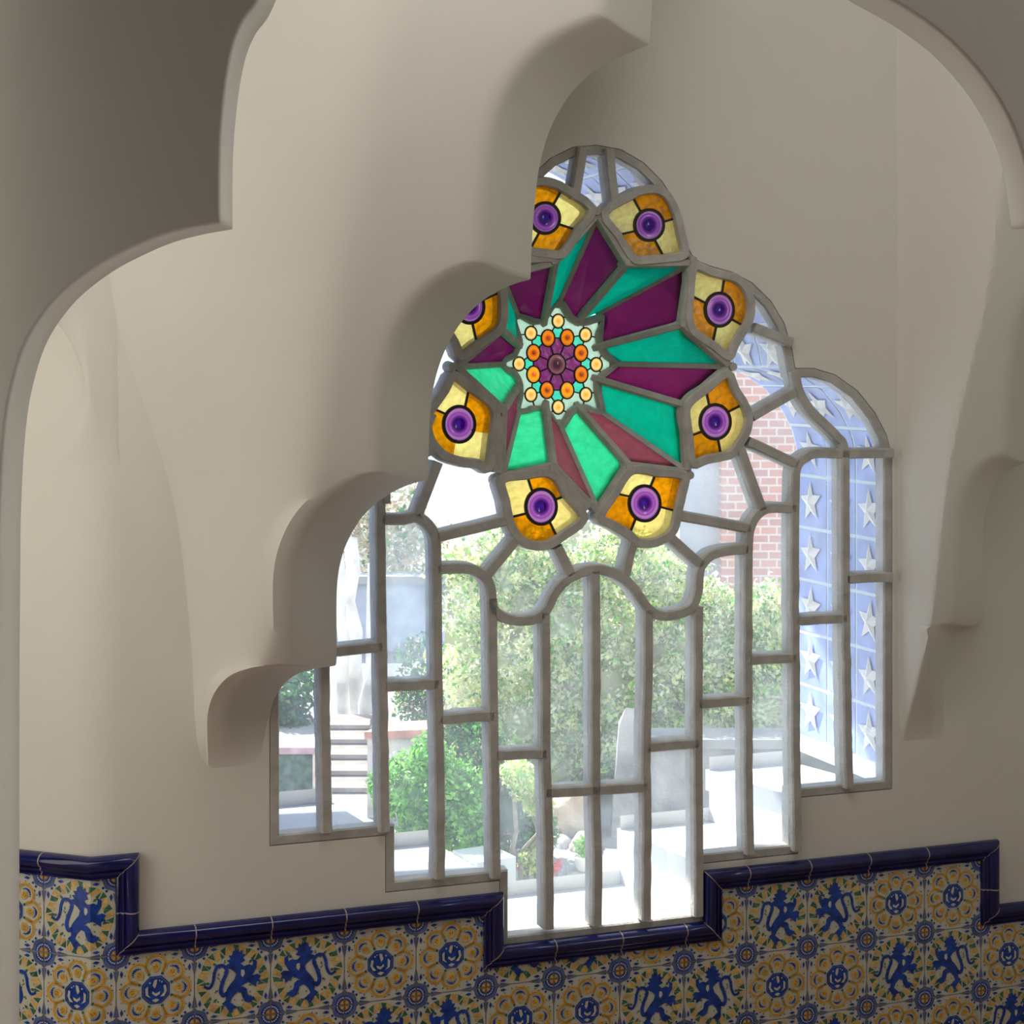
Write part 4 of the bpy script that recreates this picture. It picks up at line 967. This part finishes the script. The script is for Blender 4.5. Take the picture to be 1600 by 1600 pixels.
mb.add([(c.x-hw, 11.35, GZ), (c.x+hw, 11.35, GZ), (c.x+hw, 11.5, GZ), (c.x-hw, 11.5, GZ), (c.x-hw*.55, 11.35, top_z-.1), (c.x-.02, 11.35, top_z+.02), (c.x+hw*.95, 11.36, top_z), (c.x+hw, 11.48, top_z-.04), (c.x-hw*.5, 11.5, top_z-.1)],
       [(0, 1, 6, 5, 4), (1, 2, 7, 6), (2, 3, 8, 7), (3, 0, 4, 8), (4, 5, 6, 7, 8)])
tag(mb.build('standing_stone', [stone]), 'dark grey upright stone slab in front of the ivy', 'stone')
lw = thing('low_wall', G(1110, 1300, 11.7), 'long low grey stone wall under the right end of the ivy', 'wall'); lw.location.z = GZ
a, b = G(1012, 1160, 11.6), G(1300, 1150, 11.6); mb = MB(); mb.box(((a.x+b.x)/2, 11.7, (GZ+a.z)/2), ((b.x-a.x)/2, 0, 0), (0, .15, 0), (0, 0, (a.z-GZ)/2)); mb.build('wall_body', [stone], lw)
mb = MB(); mb.box(((a.x+b.x)/2, 11.68, a.z+.01), ((b.x-a.x)/2, 0, 0), (0, .19, 0), (0, 0, .03)); mb.build('coping', [path_m], lw)
# flower pot, red flowers, mosaic bench
pot = thing('flower_pot', G(912, 1360, 10.4), 'small white flower pot with a green plant below the brown rocks', 'plant pot')
c = G(912, 1360, 10.4); mb = MB(); V_ = []
for z, r in ((0, .035), (.02, .045), (.07, .055), (.085, .058), (.085, .050), (.06, .045)):
    V_ += [c+Vector((r*math.cos(a*math.pi/8), r*math.sin(a*math.pi/8), z)) for a in range(16)]
mkobj('pot_body', V_, [(k*16+a, k*16+(a+1) % 16, (k+1)*16+(a+1) % 16, (k+1)*16+a) for k in range(5) for a in range(16)], white_m, parent=pot, smooth=True)
leaves('plant_leaves', [(c+Vector((0, 0, .14)), .06)], 160, .018, [lf_bright], [1], 5, pot)
pd2 = thing('stone_plinth', (c.x, c.y, GZ), 'rough stone plinth carrying the white flower pot', 'plinth'); mb = MB(); mb.box((c.x+.02, c.y, (GZ+c.z)/2), (.12, 0, 0), (0, .12, 0), (0, 0, (c.z-GZ)/2)); mb.build('plinth_body', [stone], pd2)
red = mat('red_petals', (.75, .05, .06), .6, .3); 
for k, (x, y) in enumerate(((868,1356),(812,1353))):
    t = thing('red_flower', G(x, y, 10.3), ['cluster of red flowers left of the white pot', 'smaller red flower under the dark green bush'][k], 'flower', None); t.location.z = GZ
    leaves('petals', [(G(x, y, 10.3), .045-.015*k)], 90, .016, [red], [1], 40+k, t, flat=.2); trunk((t.location.x, t.location.y, GZ), G(x, y, 10.3), .006, .004, lf_mid, 'stem', t, .01, k)
mos = thing('mosaic_bench', G(752, 1345, 9.9), 'broken-tile mosaic bench in white and green behind the bright bush', 'bench'); mos.location.z = GZ
mt_w = mat('mosaic_white', (.50, .54, .54), .3, .5); mt_g = mat('mosaic_green', (.16, .42, .36), .3, .5); a, b = G(738, 1324, 9.95), G(776, 1330, 9.7); dx = (b-a); dx.z = 0; nn = Vector((dx.y, -dx.x, 0)).normalized()
mb = MB(); mb.box(((a+b)/2).xy.to_3d()+Vector((0, 0, (GZ+a.z)/2)), dx/2, -nn*.12*-1, (0, 0, (a.z-GZ)/2)); mb.build('bench_body', [mt_w], mos)
mb = MB(); 
for i in range(8):
    for j in range(10):
        for s_ in (0, 1):
            if (i+j+s_) % 2: continue
            p = a+dx*((i+.1)/8)+nn*.124; p.z = a.z-.02-.085*j; e1 = dx/8*.85; e2 = Vector((0, 0, -.075))
            mb.add([p, p+e1, p+e2] if s_ == 0 else [p+e1, p+e1+e2, p+e2], [(0, 1, 2)])
mb.build('mosaic_chips', [mt_g], mos)
# brick house on the right with a lantern
def brickmat():
    m = bpy.data.materials.new('pink_brick'); nt = clean(m); n = nt.nodes; L = nt.links; out = n.new('ShaderNodeOutputMaterial'); b = n.new('ShaderNodeBsdfPrincipled'); L.new(b.outputs[0], out.inputs[0]); b.inputs['Roughness'].default_value = .9
    tc = n.new('ShaderNodeTexCoord'); mp = n.new('ShaderNodeMapping'); mp.inputs['Rotation'].default_value = (R(90), 0, 0); L.new(tc.outputs['Object'], mp.inputs[0]); t = n.new('ShaderNodeTexBrick'); L.new(mp.outputs[0], t.inputs[0])
    t.inputs['Scale'].default_value = 3.6; t.inputs['Color1'].default_value = (.62, .34, .29, 1); t.inputs['Color2'].default_value = (.50, .30, .28, 1); t.inputs['Mortar'].default_value = (.66, .58, .54, 1); t.inputs['Mortar Size'].default_value = .03
    L.new(t.outputs['Color'], b.inputs['Base Color']); return m
hs = thing('brick_house', G(1200, 1000, 15), 'pink brick house corner rising behind the ivy on the right', 'house'); hs.location.z = GZ
a = G(1128, 500, 15); mb = MB(); mb.box((a.x+2.2, 16.2, (GZ+4.5)/2), (2.2, 0, 0), (0, 1.2, 0), (0, 0, (4.5-GZ)/2)); mb.build('brick_front', [brickmat()], hs)
mb = MB(); g = G(1062, 500, 15.2); mb.box(((a.x+g.x)/2, 16.0, (GZ+4.3)/2), ((a.x-g.x)/2, 0, 0), (0, .8, 0), (0, 0, (4.3-GZ)/2)); mb.build('rendered_bay', [mat('grey_render', (.50, .53, .60), .9, .2, vary=(2, .15))], hs)
ln_ = thing('wall_lantern', G(1117, 958, 13.6), 'square white lantern on a bracket in front of the brick house', 'lantern'); c = G(1117, 935, 13.6)
mb = MB(); mb.add([c+Vector((sx*.055, sy*.055, -.10)) for sx, sy in ((-1, -1), (1, -1), (1, 1), (-1, 1))]+[c+Vector((sx*.075, sy*.075, .09)) for sx, sy in ((-1, -1), (1, -1), (1, 1), (-1, 1))],
       [(3, 2, 1, 0), (0, 1, 5, 4), (1, 2, 6, 5), (2, 3, 7, 6), (3, 0, 4, 7), (4, 5, 6, 7)]); mb.build('lantern_body', [white_m], ln_)
mb = MB(); mb.add([c+Vector((sx*.09, sy*.09, .09)) for sx, sy in ((-1, -1), (1, -1), (1, 1), (-1, 1))]+[c+Vector((0, 0, .16))], [(0, 1, 4), (1, 2, 4), (2, 3, 4), (3, 0, 4), (3, 2, 1, 0)]); mb.build('lantern_cap', [white_m], ln_)
mb = MB(); mb.box(c+Vector((0, .75, .03)), (.01, 0, 0), (0, .7, 0), (0, 0, .01)); mb.build('bracket', [stone], ln_)
